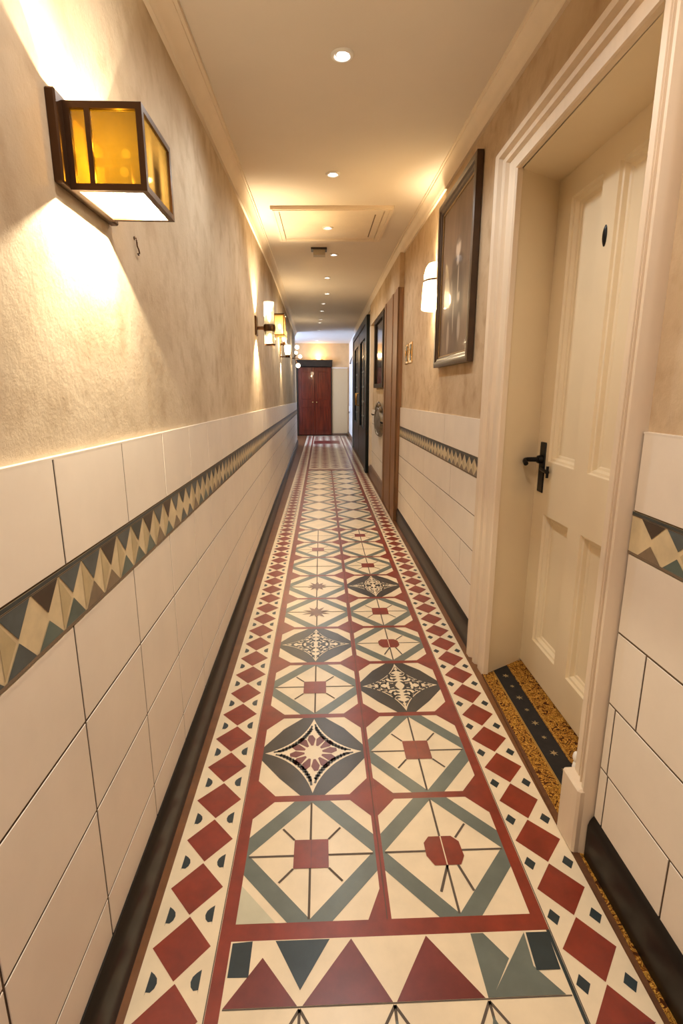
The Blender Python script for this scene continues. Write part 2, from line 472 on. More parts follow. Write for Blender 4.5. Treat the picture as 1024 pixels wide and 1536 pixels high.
rect(FX0, FX3, .96, 1.0, M['f_red'], 2)
for r in range(len(bars)-1):
    ya, yb = bars[r], bars[r+1]
    lo = ya + (.012 if r else 0); hi = yb - .012
    rect(FX0, FX3, yb-.012, yb+.012, M['f_red'], 2)
    for c, (xa, xb) in enumerate(((FX0, FX1), (FX2, FX3))):
        if r == 0 and c == 0: pass
        cell(xa, xb, lo, hi, kinds.get((r, c), 'plain' if (r+c) % 2 else 'bare'), 'top' if r == 0 else True, 2 if r < 9 else 0)
fq([(FX0, 1.0), (FX0+.095, 1.0), (FX0, 1.1)], M['f_pale'], 3)
# the part beyond the joint: a closer, redder pattern
rect(FX0, FX3, 8.5, YE, M['f_cream'], 1)
rect(FX0, FX3, 8.316, 8.5, M['f_rose'], 8); rect(FX0, FX3, 8.44, 8.49, M['f_cream'], 9)
y = 8.56; r = 0
while y < YE-.3:
    for c in range(4):
        xa = FX0 + (FX3-FX0)*c/4 + .012; xb = FX0 + (FX3-FX0)*(c+1)/4 - .012
        m = M['f_rose'] if (c+r) % 3 else M['f_red']
        fq([(xa, y+.08), ((xa+xb)/2, y), (xb, y+.08), ((xa+xb)/2, y+.16)], m, 2)
        rect(xa, xb, y+.17, y+.2, M['f_red'], 2)
    y += .215; r += 1
rect(FX0+.02, FX3-.06, 12.6, 13.4, M['f_maroon'], 3)
# the end border in front
YB = .822
rect(FX0-.033, BR0, Y0, .96, M['f_cream'], 2)
rect(BL1, FX0-.004, Y0, .96, M['f_red'], 3); stripe((BR0-.004, Y0), (BR0-.004, .96), .008, M['f_teal'], 3)
fq([(-.217, .956), (-.171, .959), (-.171, .882), (-.217, .883)], M['f_teal'], 3)
for tri in ([(-.144, .922), (-.062, .824), (-.217, .824)], [(.058, .957), (.139, .824), (-.051, .824)], [(.234, .957), (.335, .824), (.147, .824)]):
    fq(tri, M['f_maroon'], 3)
fq([(-.118, .958), (.008, .958), (-.057, .853)], M['f_teal'], 3)
fq([(.34, .958), (.37, .958), (.412, .9), (.351, .824), (.341, .824)], M['f_green'], 3)
fq([(.467, .956), (.461, .882), (.508, .824), (.35, .824)], M['f_green'], 4)
fq([(.471, .955), (.523, .955), (.518, .873), (.464, .873)], M['f_teal'], 5)
stripe((-.217, YB), (.52, YB), .003, M['f_line'], 3)
for nx in (-.057, .142, .341):
    for d in (-.085, 0, .085): stripe((nx, YB-.004), (nx+d, YB-.13), .006, M['f_line'], 3)
    fq([(nx, YB-.03), (nx+.04, YB-.13), (nx-.04, YB-.13)], M['f_green'], 4)
rect(FX0, FX3, Y0, YB-.13, M['f_red'], 4)
floor = struct(fb.build('floor'), 'geometric encaustic tile floor in cream, red and grey green running down the corridor', 'floor')

# ------------------------------------------------------------------ WALLS
def seg(a, b, step=.6):
    n = max(1, int((b-a)/step)); return [a + (b-a)*i/n for i in range(n+1)]
# left
b = MB()
ys = [Y0, YA]
b.prism([(XLP(Y0), Y0), (XLP(YA), YA), (XLP(YA)-.22, YA), (XLP(Y0)-.22, Y0)], 0, 2.62, M['plaster'])
wall_left = struct(fixnormals(b.build('wall_left')), 'left corridor wall with mottled beige plaster above cream tiles', 'wall')

def tile_face(b, X, sq, ya, yb, za, zb, out, m, g=.0026, bev=.0007):
    """one wall tile: a slightly pillowed plate; out = +1 faces +x"""
    rows = [(0, .0, 0), (g, g, -.0012), (g+bev, g+bev, 0.)]
    ring = []
    for (dy, dz, dep) in rows[1:]:
        y0, y1, z0, z1 = ya+dy, yb-dy, za+dz, zb-dz
        ring.append([(X(y)+out*(dep), y, sq(z, y)) for y, z in ((y0, z0), (y1, z0), (y1, z1), (y0, z1))])
    v = ring[0] + ring[1]
    f = [(4, 5, 6, 7)] + [(i, (i+1) % 4, 4+(i+1) % 4, 4+i) for i in range(4)]
    if out < 0: f = [q[::-1] for q in f]
    b.mesh(v, f, m)
def backing(b, X, sq, ya, yb, za, zb, out, m, top=True):
    for p, q in zip(seg(ya, yb)[:-1], seg(ya, yb)[1:]):
        pts = [(X(p)-out*.003, p, sq(za, p)), (X(q)-out*.003, q, sq(za, q)), (X(q)-out*.003, q, sq(zb, q)), (X(p)-out*.003, p, sq(zb, p))]
        b.poly(pts if out > 0 else pts[::-1], m)
        t = [(X(p), p, sq(zb, p)), (X(q), q, sq(zb, q)), (X(q)-out*.014, q, sq(zb, q)), (X(p)-out*.014, p, sq(zb, p))]
        b.poly(t if out > 0 else t[::-1], M['tile'])
        t2 = [(X(p), p, sq(zb, p)), (X(q), q, sq(zb, q)), (X(q), q, sq(zb, q)-.004), (X(p), p, sq(zb, p)-.004)]
        b.poly(t2[::-1] if out > 0 else t2, M['tile'])
def wainscot(name, parent, X, sq, ya, yb, rows, out, joints, band):
    b = MB()
    backing(b, X, sq, ya, yb, .02, rows[0][1], out, M['grout'])
    for ri, (za, zb) in enumerate(rows):
        js = [ya] + [j for j in joints(ri) if ya+.02 < j < yb-.02] + [yb]
        for p, q in zip(js[:-1], js[1:]): tile_face(b, X, sq, p, q, za, zb, out, M['tile'])
    o = b.build(name, parent)
    # harlequin border
    zb0, zb1 = band; c = MB()
    rnd = random.Random(5)
    XX = lambda y, d: X(y) + out*d
    def q(pts, m, d=0.0):
        v = [(XX(y, d), y, sq(z, y)) for y, z in pts]
        c.poly(v if out > 0 else v[::-1], m)
    for p, r in zip(seg(ya, yb)[:-1], seg(ya, yb)[1:]):
        q([(p, zb0), (r, zb0), (r, zb1), (p, zb1)], M['band_cream'], .0)
        q([(p, zb1-.007), (r, zb1-.007), (r, zb1), (p, zb1)], M['band_dark'], .0012)
        q([(p, zb1-.0095), (r, zb1-.0095), (r, zb1-.0075), (p, zb1-.0075)], M['f_line'], .0012)
        q([(p, zb0), (r, zb0), (r, zb0+.006), (p, zb0+.006)], M['grout'], .0012)
    per = .0885; y = ya + (.763-ya) % per - per
    H = zb1-zb0; zm = zb0 + H*.45
    def clipq(pts, m, d):
        if min(p[0] for p in pts) < ya - 1e-6 or max(p[0] for p in pts) > yb + 1e-6: return
        q(pts, m, d)
    while y < yb:
        a, e, mid = y, y+per, y+per/2
        clipq([(a+.003, zb1-.01), (mid, zm+.004+rnd.uniform(-.004, .006)), (e-.003, zb1-.01)][::1], rnd.choice([M['band_dark'], M['band_dark'], M['band_grey'], M['band_brown']]), .0009)
        clipq([(a+.004, zb0+.006), (e-.004, zb0+.006), (mid, zm-.006+rnd.uniform(-.004, .004))], rnd.choice([M['band_green'], M['band_green'], M['band_grey'], M['band_tan']]) if out > 0 else rnd.choice([M['band_tan'], M['band_tan'], M['band_green']]), .0009)
        if rnd.random() < .8:
            clipq([(a, zb1-.012), (a, zb0+.008), (a+per*.42, zm)], M['band_sand'], .0005)
        y += per
    c2 = c.build('tile_border', parent)
    return o, c2
rowsL = [(.950, 1.140), (.640, .838), (.442, .640), (.228, .442), (.02, .228)]
jl = [.885 + .316*k for k in range(-10, 38)]
wo, wbnd = wainscot('tile_wainscot', wall_left, XL, squash, Y0, YA, rowsL, 1, lambda r: jl, (.838, .950))
wbnd['label'] = 'dark and cream harlequin tile band'

# right: near piece, over the door, far pieces
DY0, DY1, DZ = 1.247, 2.10, 2.035          # opening of the near door in the wall face
XD = .93                                   # face of the door leaf
b = MB()
def slab(ya, yb, za, zb, m, X=XRP, back=1.12):
    b.prism([(X(ya), ya), (back, ya), (back, yb), (X(yb), yb)], za, zb, m)
slab(Y0, DY0-.05, 0, 2.62, M['plaster_right'])
slab(DY0-.05, DY1+.16, DZ+.06, 2.62, M['plaster_right'])
slab(DY1+.16, 12.0, 0, 2.62, M['plaster_right'])
slab(12.0, Y1, 0, 2.62, M['plaster_far'])
b.box(XD+.06, 1.12, DY0-.05, DY1+.16, 0, DZ+.06, M['plaster_right'])
wall_right = struct(fixnormals(b.build('wall_right')), 'right corridor wall of stained beige plaster with doors set in it', 'wall')
rowsN = [(.977, 1.160), (.672, .877), (.478, .672), (.289, .478), (.02, .289)]
jN = {0: [.55, .0], 1: [.74, .12], 2: [1.035, .66, .3], 3: [1.12, .80, .35], 4: [1.115, .872, .5]}
wn, wnb = wainscot('tile_wainscot', wall_right, XR, lambda z, y: z, Y0, DY0-.095, rowsN, -1, lambda r: sorted(jN[r]), (.877, .977))
wnb['label'] = 'harlequin tile band'
rowsM = [(.955, 1.135), (.672, .86), (.495, .672), (.318, .495), (.02, .318)]
jM = {0: [3.1, 3.9], 1: [2.9, 3.7, 4.4], 2: [3.25, 4.2], 3: [2.62, 3.6], 4: [3.0, 4.0]}
wm, wmb = wainscot('tile_wainscot', wall_right, XR, squashR, DY1+.2, 4.93, rowsM, -1, lambda r: jM[r], (.86, .955))
wmb['label'] = 'harlequin tile band'
rowsF = [(.83, 1.04), (.40, .83), (.02, .40)]
b = MB(); backing(b, XR, squashR, 5.98, 7.95, .02, 1.04, -1, M['grout'])
for ri, (za, zb) in enumerate(rowsF):
    js = [5.98, 7.95]
    for p, q in zip(js[:-1], js[1:]): tile_face(b, XR, squashR, p, q, za, zb, -1, M['tile'])
b.build('tile_wainscot', wall_right)

# far wall, rear wall, alcove
b = MB()
b.box(XALC-.1, 1.12, Y1, Y1+.2, 0, 2.62, mat('ochre_paint', hexc(212, 172, 120), .8, var=.08, scale=5))
wall_back = struct(b.build('wall_back'), 'far end wall of the corridor above and beside the red door', 'wall')
b = MB(); b.bbox(.292, .745, Y1-.03, Y1, .0, 1.86, mat('beige_panel', hexc(200, 168, 122), .6), .006); b.bbox(.285, .745, Y1-.045, Y1, 1.855, 1.885, M['cornice'], .006)
b.build('wall_panel', wall_back)
b = MB(); b.box(XALC-.1, 1.12, Y0-.2, Y0, 0, 2.62, M['plaster'])
struct(b.build('wall_front'), 'plain plaster wall at the near end of the corridor, behind the viewer', 'wall')
b = MB(); b.box(XALC, XLP(YA)-.2, YA-.18, YA, 0, 2.62, M['plaster_far'])
WY0, WY1, WZ0, WZ1 = 12.42, 13.70, .95, 2.25
b.box(XALC-.2, XALC, YA-.18, WY0, 0, 2.62, M['plaster_far']); b.box(XALC-.2, XALC, WY1, Y1, 0, 2.62, M['plaster_far'])
b.box(XALC-.2, XALC, WY0, WY1, 0, WZ0, M['plaster_far']); b.box(XALC-.2, XALC, WY0, WY1, WZ1, 2.62, M['plaster_far'])
struct(b.build('wall_alcove'), 'plain white walls of the window alcove at the far left', 'wall')
b = MB()
for (ya, yb, za, zb) in ((WY0, WY0+.06, WZ0, WZ1), (WY1-.06, WY1, WZ0, WZ1), (WY0+.06, WY1-.06, WZ0, WZ0+.06), (WY0+.06, WY1-.06, WZ1-.06, WZ1), (13.03, 13.09, WZ0+.06, WZ1-.06)):
    b.bbox(XALC-.12, XALC-.05, ya, yb, za, zb, M['white_plastic'])
win = struct(b.build('window_1'), 'white framed daylight window in the alcove', 'window')
b = MB(); b.box(XALC-.10, XALC-.09, WY0+.06, WY1-.06, WZ0+.06, WZ1-.06, emis('daylight_sky', (.55, .72, 1, 1), 6.0))
b.build('window_pane', win)
lamp('daylight', 'AREA', (XALC-.04, 13.06, 1.6), 230, (.40, .58, 1.0), shape='RECTANGLE', size=1.2, size_y=1.2, aim=(1, -.15, .35))

# ------------------------------------------------------------------ CEILING, CORNICES
b = MB()
yy = seg(Y0-.1, Y1+.1, .35)
for p, q in zip(yy[:-1], yy[1:]):
    def row(y): return [(XLP(y)-.1, y, ceil_z(-9, y)), (.14, y, ceil_z(.14, y)), (XRP(y)+.1, y, ceil_z(9, y))]
    r0, r1 = row(p), row(q)
    for i in range(2): b.poly([r0[i], r1[i], r1[i+1], r0[i+1]], M['ceiling'])
b.poly([(XALC-.2, YA-.2, 2.53), (XALC-.2, Y1+.1, 2.53), (XLP(13)-.05, Y1+.1, 2.53), (XLP(13)-.05, YA-.2, 2.53)], M['ceiling'])
b.box(XALC-.2, 1.12, Y0-.2, Y1+.2, 2.62, 2.7, M['ceiling'])
ceiling = struct(b.build('ceiling'), 'smooth painted corridor ceiling', 'ceiling')
PROF = [(0, 0), (.014, 0), (.014, .010), (.018, .014), (.021, .026), (.026, .042), (.034, .056), (.046, .068), (.050, .070), (.050, .078), (.060, .080), (.060, .096)]
def cornice(name, X, Z, out, ya, yb, label):
    b = MB(); yy = seg(ya, yb, .35); rings = []
    for y in yy: rings.append([(X(y)+out*p, y, Z(y)+d) for p, d in PROF])
    n = len(PROF)
    v = [p for r in rings for p in r]; f = []
    for i in range(len(rings)-1):
        for k in range(n-1):
            q = (i*n+k, i*n+k+1, (i+1)*n+k+1, (i+1)*n+k); f.append(q if out < 0 else q[::-1])
    b.mesh(v, f, M['cornice'])
    return struct(soft(b.build(name), 50), label, 'cornice')
cornice('trim_1', XLP, corL, 1, Y0, YA, 'moulded plaster cornice along the top of the left wall')
cornice('trim_2', XRP, corR, -1, Y0, 12.0, 'moulded plaster cornice along the top of the right wall')

# ------------------------------------------------------------------ SKIRTINGS
def skirting(name, X, out, ya, yb, h, th, m, label):
    prof = [(-.03, 0), (th, 0), (th, h-.03), (th-.004, h-.016), (th-.010, h-.006), (th-.016, h), (-.03, h)]
    b = MB(); n = len(prof); v = []
    for y in (ya, yb): v += [(X(y)+out*p, y, z) for p, z in prof]
    f = [(k, (k+1) % n, n+(k+1) % n, n+k) for k in range(n)] + [tuple(range(n)), tuple(range(n, 2*n))]
    b.mesh(v, f, m)
    return struct(soft(b.build(name), 40), label, 'skirting')
skirting('baseboard_left', XL, 1, Y0, YA, .132, .02, M['skirting'], 'black skirting board along the foot of the left wall')
skirting('baseboard_right', XR, -1, Y0, DY0-.098, .138, .015, M['skirting'], 'black skirting board at the lower right, nearer than the cream door')
skirting('baseboard_right.001', XR, -1, DY1+.24, 4.93, .135, .015, M['skirting'], 'black skirting board between the cream door and the brown door')
skirting('baseboard_right.002', XR, -1, 5.99, 7.97, .16, .03, M['skirting_brown'], 'brown skirting board under the oval plaque')
skirting('baseboard_right.003', XRP, -1, 12.12, Y1, .1, .02, M['skirting_brown'], 'brown skirting at the foot of the far bluish white wall')
b = MB(); b.bbox(.292, .72, Y1-.055, Y1-.03, 0, .06, M['skirting_brown'])
struct(b.build('baseboard_back'), 'thin brown skirting under the pale panel beside the red door', 'skirting')

# ------------------------------------------------------------------ NEAR DOOR (cream, four panels)
b = MB()
ya, yb, za, zb = 1.40, 2.224, .012, DZ+.055
pan = [(1.872, 2.098, .965, 1.945), (1.555, 1.778, .965, 1.945), (1.888, 2.118, .168, .742), (1.56, 1.778, .168, .742)]
pan = [(1.876, 2.10, .965, 1.945), (1.555, 1.778, .965, 1.945), (1.876, 2.10, .168, .742), (1.555, 1.778, .168, .742)]
ysn = sorted({ya, yb} | {p[0] for p in pan} | {p[1] for p in pan}); zsn = sorted({za, zb} | {p[2] for p in pan} | {p[3] for p in pan})
def inpan(y, z): return any(p[0] < y < p[1] and p[2] < z < p[3] for p in pan)
for i in range(len(ysn)-1):
    for k in range(len(zsn)-1):
        if not inpan((ysn[i]+ysn[i+1])/2, (zsn[k]+zsn[k+1])/2):
            b.poly([(XD, ysn[i], zsn[k]), (XD, ysn[i], zsn[k+1]), (XD, ysn[i+1], zsn[k+1]), (XD, ysn[i+1], zsn[k])], M['door_paint'])
b.box(XD+.032, XD+.06, ya, yb, za, zb, M['door_paint'])
for (y, z0, y2, z2) in ((ya, za, ya, zb), (yb, za, yb, zb)):
    b.poly([(XD, y, z0), (XD+.032, y, z0), (XD+.032, y, z2), (XD, y, z2)], M['door_paint'])
b.poly([(XD, ya, za), (XD, yb, za), (XD+.032, yb, za), (XD+.032, ya, za)], M['door_paint'])
door1 = struct(b.build('door_1'), 'cream painted panelled door deep in its frame on the right, with a black handle', 'door')
for (p0, p1, q0, q1) in pan:
    b = MB()
    rings = [(0, 0), (.004, .009), (.012, .011), (.018, .024), (.026, .026), (.03, .030)]
    v = []
    for (ins, dep) in rings:
        v += [(XD+dep, p0+ins, q0+ins), (XD+dep, p1-ins, q0+ins), (XD+dep, p1-ins, q1-ins), (XD+dep, p0+ins, q1-ins)]
    f = []
    for r in range(len(rings)-1):
        for k in range(4): f.append((r*4+k, (r+1)*4+k, (r+1)*4+(k+1) % 4, r*4+(k+1) % 4))
    n = (len(rings)-1)*4; f.append((n, n+3, n+2, n+1))
    b.mesh(v, f, M['door_paint']); b.build('door_panel', door1)
# handle
hy = 2.151
b = MB()
b.bbox(XD-.006, XD+.002, hy-.026, hy+.026, .828, 1.04, M['black_iron'], .003)
b.lathe([(.0, -.02), (.016, -.02), (.019, -.006), (.019, 0)], (XD-.004, hy, .968), M['black_iron'], 16, 'x')
hnd = soft(b.build('door_handle', door1), 40); hnd['label'] = 'black iron lever handle with a long backplate'
b = MB()
b.tube([(XD-.01, hy, .968), (XD-.045, hy, .968), (XD-.066, hy, .968), (XD-.078, hy-.003, .967), (XD-.083, hy-.012, .963), (XD-.083, hy-.03, .954)], [.011, .010, .0095, .009, .009, .010], M['black_iron'], 10)
soft(b.build('lever', hnd), 60)
b = MB()
b.tube([(XD-.004, hy-.008, .93), (XD-.014, hy-.02, .93), (XD-.016, hy-.088, .925)], .008, M['black_iron'], 8)
b.tube([(XD-.016, hy-.088, .95), (XD-.016, hy-.088, .903)], .006, M['black_iron'], 8)
soft(b.build('latch_bolt', hnd), 60)
b = MB()
b.lathe([(0, -.006), (.008, -.006), (.012, -.002), (.012, .001)], (0, 0, 0), M['black_iron'], 20, 'x')
b.v = [(XD + x, 1.826 + y*.95, 1.743 + z*2.75) for x, y, z in b.v]
pl = soft(b.build('escutcheon', door1), 50); pl['label'] = 'small black oval plate on the door'
# linings of the recess: reveals and soffit
b = MB()
def q4(p, m=M['door_paint']): b.poly(p, m)
xf = .733
yi = DY1-.005
b.prism([(xf, yi), (XD+.05, yi+.15), (XD+.05, yi+.165), (xf, yi+.165)], 0, DZ+.06, M['door_paint'])
b.prism([(xf, DY0-.05), (XD+.05, DY0-.05), (XD+.05, 1.40), (XD, 1.398), (xf, DY0+.004)], 0, DZ+.06, M['door_paint'])
b.prism([(xf, DY0), (XD+.05, 1.38), (XD+.05, yi+.15), (xf, yi)], DZ, DZ+.06, M['door_paint'])
# make the soffit rise slightly to the door
struct(fixnormals(b.build('trim_3')), 'cream painted reveal lining around the recessed cream door', 'door frame')
# architrave
b = MB()
prof = [(0, 0), (0, .020), (.03, .026), (.30, .028), (.34, .018), (.42, .018), (.46, .032), (.56, .036), (.60, .022), (.70, .022), (.75, .040), (.90, .042), (.96, .030), (1.0, .020), (1.0, 0)]
wn_, wf_, wh_ = .092, .225, .125
path = lambda t, p: [(XRP(1.2)-p, DY0-t*wn_, 0.), (XRP(1.2)-p, DY0-t*wn_, DZ+t*wh_), (XRP(2.2)-p, DY1-.01+t*wf_, DZ+t*wh_), (XRP(2.2)-p, DY1-.01+t*wf_, 0.)]
rows_ = [path(t, p) for t, p in prof]
v = [p for r in rows_ for p in r]; f = []
for i in range(len(prof)-1):
    for k in range(3): f.append((i*4+k, i*4+k+1, (i+1)*4+k+1, (i+1)*4+k))
b.mesh(v, f, M['casing'])
b.bbox(XRP(1.2)-.055, XRP(1.2)+.01, DY0-.085, DY0+.012, 0, .205, M['casing'], .006)
arch = struct(soft(b.build('trim_4'), 25), 'cream moulded architrave around the cream door', 'door frame')
b = MB()
b.sphere((.722, 1.268, .225), .016, M['white_plastic'], 12, (.6, .8, 1.1)); b.sphere((.724, 1.268, .192), .017, M['white_plastic'], 12, (.6, .8, 1.2))
soft(b.build('chipped_plaster', arch), 80)

# ------------------------------------------------------------------ PATTERNED CARPET in the doorway
def carpet_mat():
    m = bpy.data.materials.new('gold_scroll_carpet'); m.use_nodes = True
    nt = m.node_tree; bs = nt.nodes['Principled BSDF']; N = nt.nodes.new; K = nt.links.new
    bs.inputs['Roughness'].default_value = .9; bs.inputs['Specular IOR Level'].default_value = .1
    tc = N('ShaderNodeTexCoord'); n = N('ShaderNodeTexNoise'); n.inputs['Scale'].default_value = 30; n.inputs['Detail'].default_value = 3; n.inputs['Distortion'].default_value = 2.6
    K(tc.outputs['Object'], n.inputs['Vector'])
    r = N('ShaderNodeValToRGB'); e = r.color_ramp.elements
    e[0].position = .40; e[0].color = hexc(66, 36, 16); e[1].position = .45; e[1].color = hexc(134, 80, 28)
    for pos, c in ((.485, hexc(216, 172, 78)), (.52, hexc(146, 90, 30)), (.56, hexc(80, 44, 18)), (.60, hexc(190, 144, 58)), (.64, hexc(92, 52, 20))):
        x = e.new(pos); x.color = c
    K(n.outputs['Fac'], r.inputs['Fac']); K(r.outputs['Color'], bs.inputs['Base Color'])
    bp = N('ShaderNodeBump'); bp.inputs['Strength'].default_value = .5; bp.inputs['Distance'].default_value = .003
    K(n.outputs['Fac'], bp.inputs['Height']); K(bp.outputs[0], bs.inputs['Normal'])
    return m
M['carpet_gold'] = carpet_mat()
M['carpet_black'] = mat('black_carpet', hexc(30, 26, 24), .95, var=.4, scale=40)
M['carpet_star'] = mat('gold_star_pile', hexc(150, 128, 88), .9, var=.5, scale=60)
M['carpet_brown'] = mat('brown_carpet_edge', hexc(96, 58, 28), .9, var=.3, scale=30)
M['carpet_line'] = mat('gold_line_pile', hexc(168, 128, 56), .9)
b = MB(); cz = .006
def strip(x0a, x1a, x0b, x1b, y0, y1, m, z=cz):
    b.poly([(x0a, y0, z), (x1a, y0, z), (x1b, y1, z), (x0b, y1, z)], m)
rev = lambda t: None
ea, eb = DY0+.0, DY1-.004
# gold outer band (also runs on towards the viewer along the skirting)
strip(.685, .716, .700, .735, .40, 1.15, M['carpet_gold'])
strip(.700, .735, .702, .742, 1.15, DY0+.01, M['carpet_gold'])
strip(.702, .756, .714, .766, DY0+.01, eb+.01, M['carpet_gold'])
strip(.756, .84, .766, .85, DY0+.02, eb+.06, M['carpet_black'])
strip(.84, XD+.03, .85, XD+.03, DY0+.05, eb+.11, M['carpet_gold'])
for x in (.757, .761, .846): strip(x-.0015, x+.0015, x+.0085, x+.0115, DY0+.02, eb+.05, M['carpet_line'], cz+.0006)
b.prism([(.683, .40), (.683, DY0), (.712, eb), (.722, eb), (.716, DY0), (.716, .40)], 0, cz-.0004, M['carpet_brown'])
b.prism([(.716, DY0+.006), (.722, eb), (XD+.03, eb+.13), (XD+.03, DY0+.12)], 0, cz-.0004, M['carpet_black'])
y = DY0+.06; k = 0
while y < eb:
    xc = .803 + .01*(y-DY0)/.85
    pts = []
    R1, R2 = (.017, .006) if k % 2 else (.011, .005)
    for t in range(12):
        a = 2*PI*t/12 + .2; r = R1 if t % 2 == 0 else R2; pts.append((xc+r*math.cos(a), y+r*math.sin(a), cz+.001))
    b.poly(pts, M['carpet_star'])
    for s in (): b.poly([(xc+s*.027, y+.03, cz+.001), (xc+s*.033, y+.036, cz+.001), (xc+s*.030, y+.046, cz+.001), (xc+s*.022, y+.038, cz+.001)][::s], M['carpet_star'])
    y += .085; k += 1
rug = tag(b.build('threshold_carpet'), 'gold and black patterned carpet strip in the cream door recess and along the right skirting', 'carpet')

# ------------------------------------------------------------------ DOORS further along the right wall
def XF(y, d=0): return XR(y) - d
b = MB()
y0, y1 = 4.95, 5.97
b.prism([(XR(y0)-.035, y0), (XR(y1)-.035, y1), (XR(y1)+.03, y1), (XR(y0)+.03, y0)], 0.002, 2.15, M['wood_brown'])
door2 = struct(fixnormals(b.build('door_2')), 'plain brown wooden door on the right beyond the portrait', 'door')
for (p, q) in ((4.95, 5.10), (5.30, 5.40), (5.86, 5.97)):
    b = MB(); b.prism([(XR(p)-.042, p), (XR(q)-.042, q), (XR(q)-.03, q), (XR(p)-.03, p)], .002, 2.15, M['wood_brown']); fixnormals(b.build('door_stile', door2))
b = MB()      # plaster lintel panel over the brown door
b.prism([(XR(4.95)-.03, 4.955), (XR(7.95)-.03, 7.95), (XR(7.95)+.02, 7.95), (XR(4.95)+.02, 4.955)], 2.152, [corR(4.955)+.005, corR(7.95)+.005]*1 + [corR(7.95)+.005, corR(4.955)+.005], M['plaster_right'])
struct(fixnormals(b.build('trim_5')), 'plaster fascia above the brown door and the tall mirror', 'wall panel')
b = MB()
b.prism([(XR(5.975)-.022, 5.975), (XR(6.12)-.022, 6.12), (XR(6.12)+.02, 6.12), (XR(5.975)+.02, 5.975)], 0, 2.15, M['cornice'])
b.prism([(XR(7.80)-.03, 7.80), (XR(7.96)-.03, 7.96), (XR(7.96)+.02, 7.96), (XR(7.80)+.02, 7.80)], 0, 2.15, M['cornice'])
struct(fixnormals(b.build('trim_6')), 'cream door posts either side of the tall dark mirror', 'door frame')
# black glazed doors
by0, by1 = 8.0, 12.0
b = MB()
def post(ya, yb, za, zb, d, m):
    b.prism([(XR(ya)-d, ya), (XR(yb)-d, yb), (XR(yb)+.03, yb), (XR(ya)+.03, ya)], za, zb, m)
post(by0, 8.28, 0, 2.33, .075, M['black_paint']); post(11.8, by1, 0, 2.36, .06, M['grey_paint'])
post(8.28, 11.8, 2.26, 2.36, .06, M['black_paint']); post(8.28, 11.8, 0.002, .10, .03, M['black_paint'])
post(8.28, 8.42, 0, 2.26, .05, M['grey_paint'])
door3 = struct(fixnormals(b.build('door_3')), 'tall black framed glazed doors on the right near the far end', 'door')
for (la, lb) in ((8.44, 10.1), (10.14, 11.78)):
    b = MB()
    post(la, la+.22, .10, 2.26, .04, M['black_paint']); post(lb-.22, lb, .10, 2.26, .04, M['black_paint'])
    post(la+.22, lb-.22, .10, .62, .04, M['black_paint']); post(la+.22, lb-.22, 2.08, 2.26, .04, M['black_paint'])
    lf = fixnormals(b.build('door_leaf', door3))
    b = MB(); post(la+.22, lb-.22, .62, 2.08, .018, M['glass_dark']); fixnormals(b.build('glass_pane', lf))
    b = MB(); post((la+lb)/2-.03, (la+lb)/2+.03, .62, 2.08, .03, M['grey_paint'])
    for k in range(5): post((la+lb)/2-.18, (la+lb)/2+.18, .8+.25*k, .83+.25*k, .028, M['grey_paint'])
    fixnormals(b.build('grille', lf))
    b = MB(); yh = lb-.11 if la < 9 else la+.11
    b.tube([(XR(yh)-.04, yh, .98), (XR(yh)-.09, yh, .98), (XR(yh)-.09, yh, 1.2), (XR(yh)-.04, yh, 1.2)], .012, M['brass'], 8); soft(b.build('door_handle', lf), 60)
# far red double door
b = MB()
yd = Y1-.035
b.box(-.70, -.652, yd-.05, Y1, 0, 1.90, M['wood_dark']); b.box(.268, .29, yd-.03, Y1, 0, 1.90, M['wood_dark'])
b.box(-.652, .268, Y1-.02, Y1, 0, 1.9, M['wood_dark'])
door4 = struct(b.build('door_4'), 'polished red brown double door closing the far end of the corridor', 'door')
for (xa, xb) in ((-.652, -.195), (-.189, .268)):
    b = MB(); b.bbox(xa, xb, yd-.02, yd+.02, .02, 1.88, M['wood_red'], .004); lf = b.build('door_leaf', door4)
    b = MB()
    for (z0, z1) in ((.14, .80), (1.0, 1.76)):
        ins = .085
        for (p, q, r, s_) in ((xa+ins, xb-ins, z0, z0+.02), (xa+ins, xb-ins, z1-.02, z1), (xa+ins, xa+ins+.02, z0+.02, z1-.02), (xb-ins-.02, xb-ins, z0+.02, z1-.02)):
            b.bbox(p, q, yd-.028, yd-.0195, r, s_, M['wood_red'], .003)
    b.build('panel_moulding', lf)
    b = MB(); xk = xb-.05 if xa < -.3 else xa+.05
    b.sphere((xk, yd-.05, .93), .022, M['brass'], 14); b.tube([(xk, yd-.045, .93), (xk, yd-.018, .93)], .009, M['brass'], 8); soft(b.build('door_knob', lf), 80)
b = MB(); b.bbox(-.72, .303, Y1-.17, Y1, 1.902, 2.06, M['wood_dark'], .006); b.bbox(-.73, .313, Y1-.185, Y1, 2.05, 2.075, M['wood_dark'], .006)
struct(b.build('trim_7'), 'dark timber lintel over the red door', 'lintel')

# ------------------------------------------------------------------ LAMPS
bulb_m = emis('lit_filament_bulb', (1, .80, .45, 1), 30)
globe_m = emis('lit_opal_globe', (1, .88, .62, 1), 9)
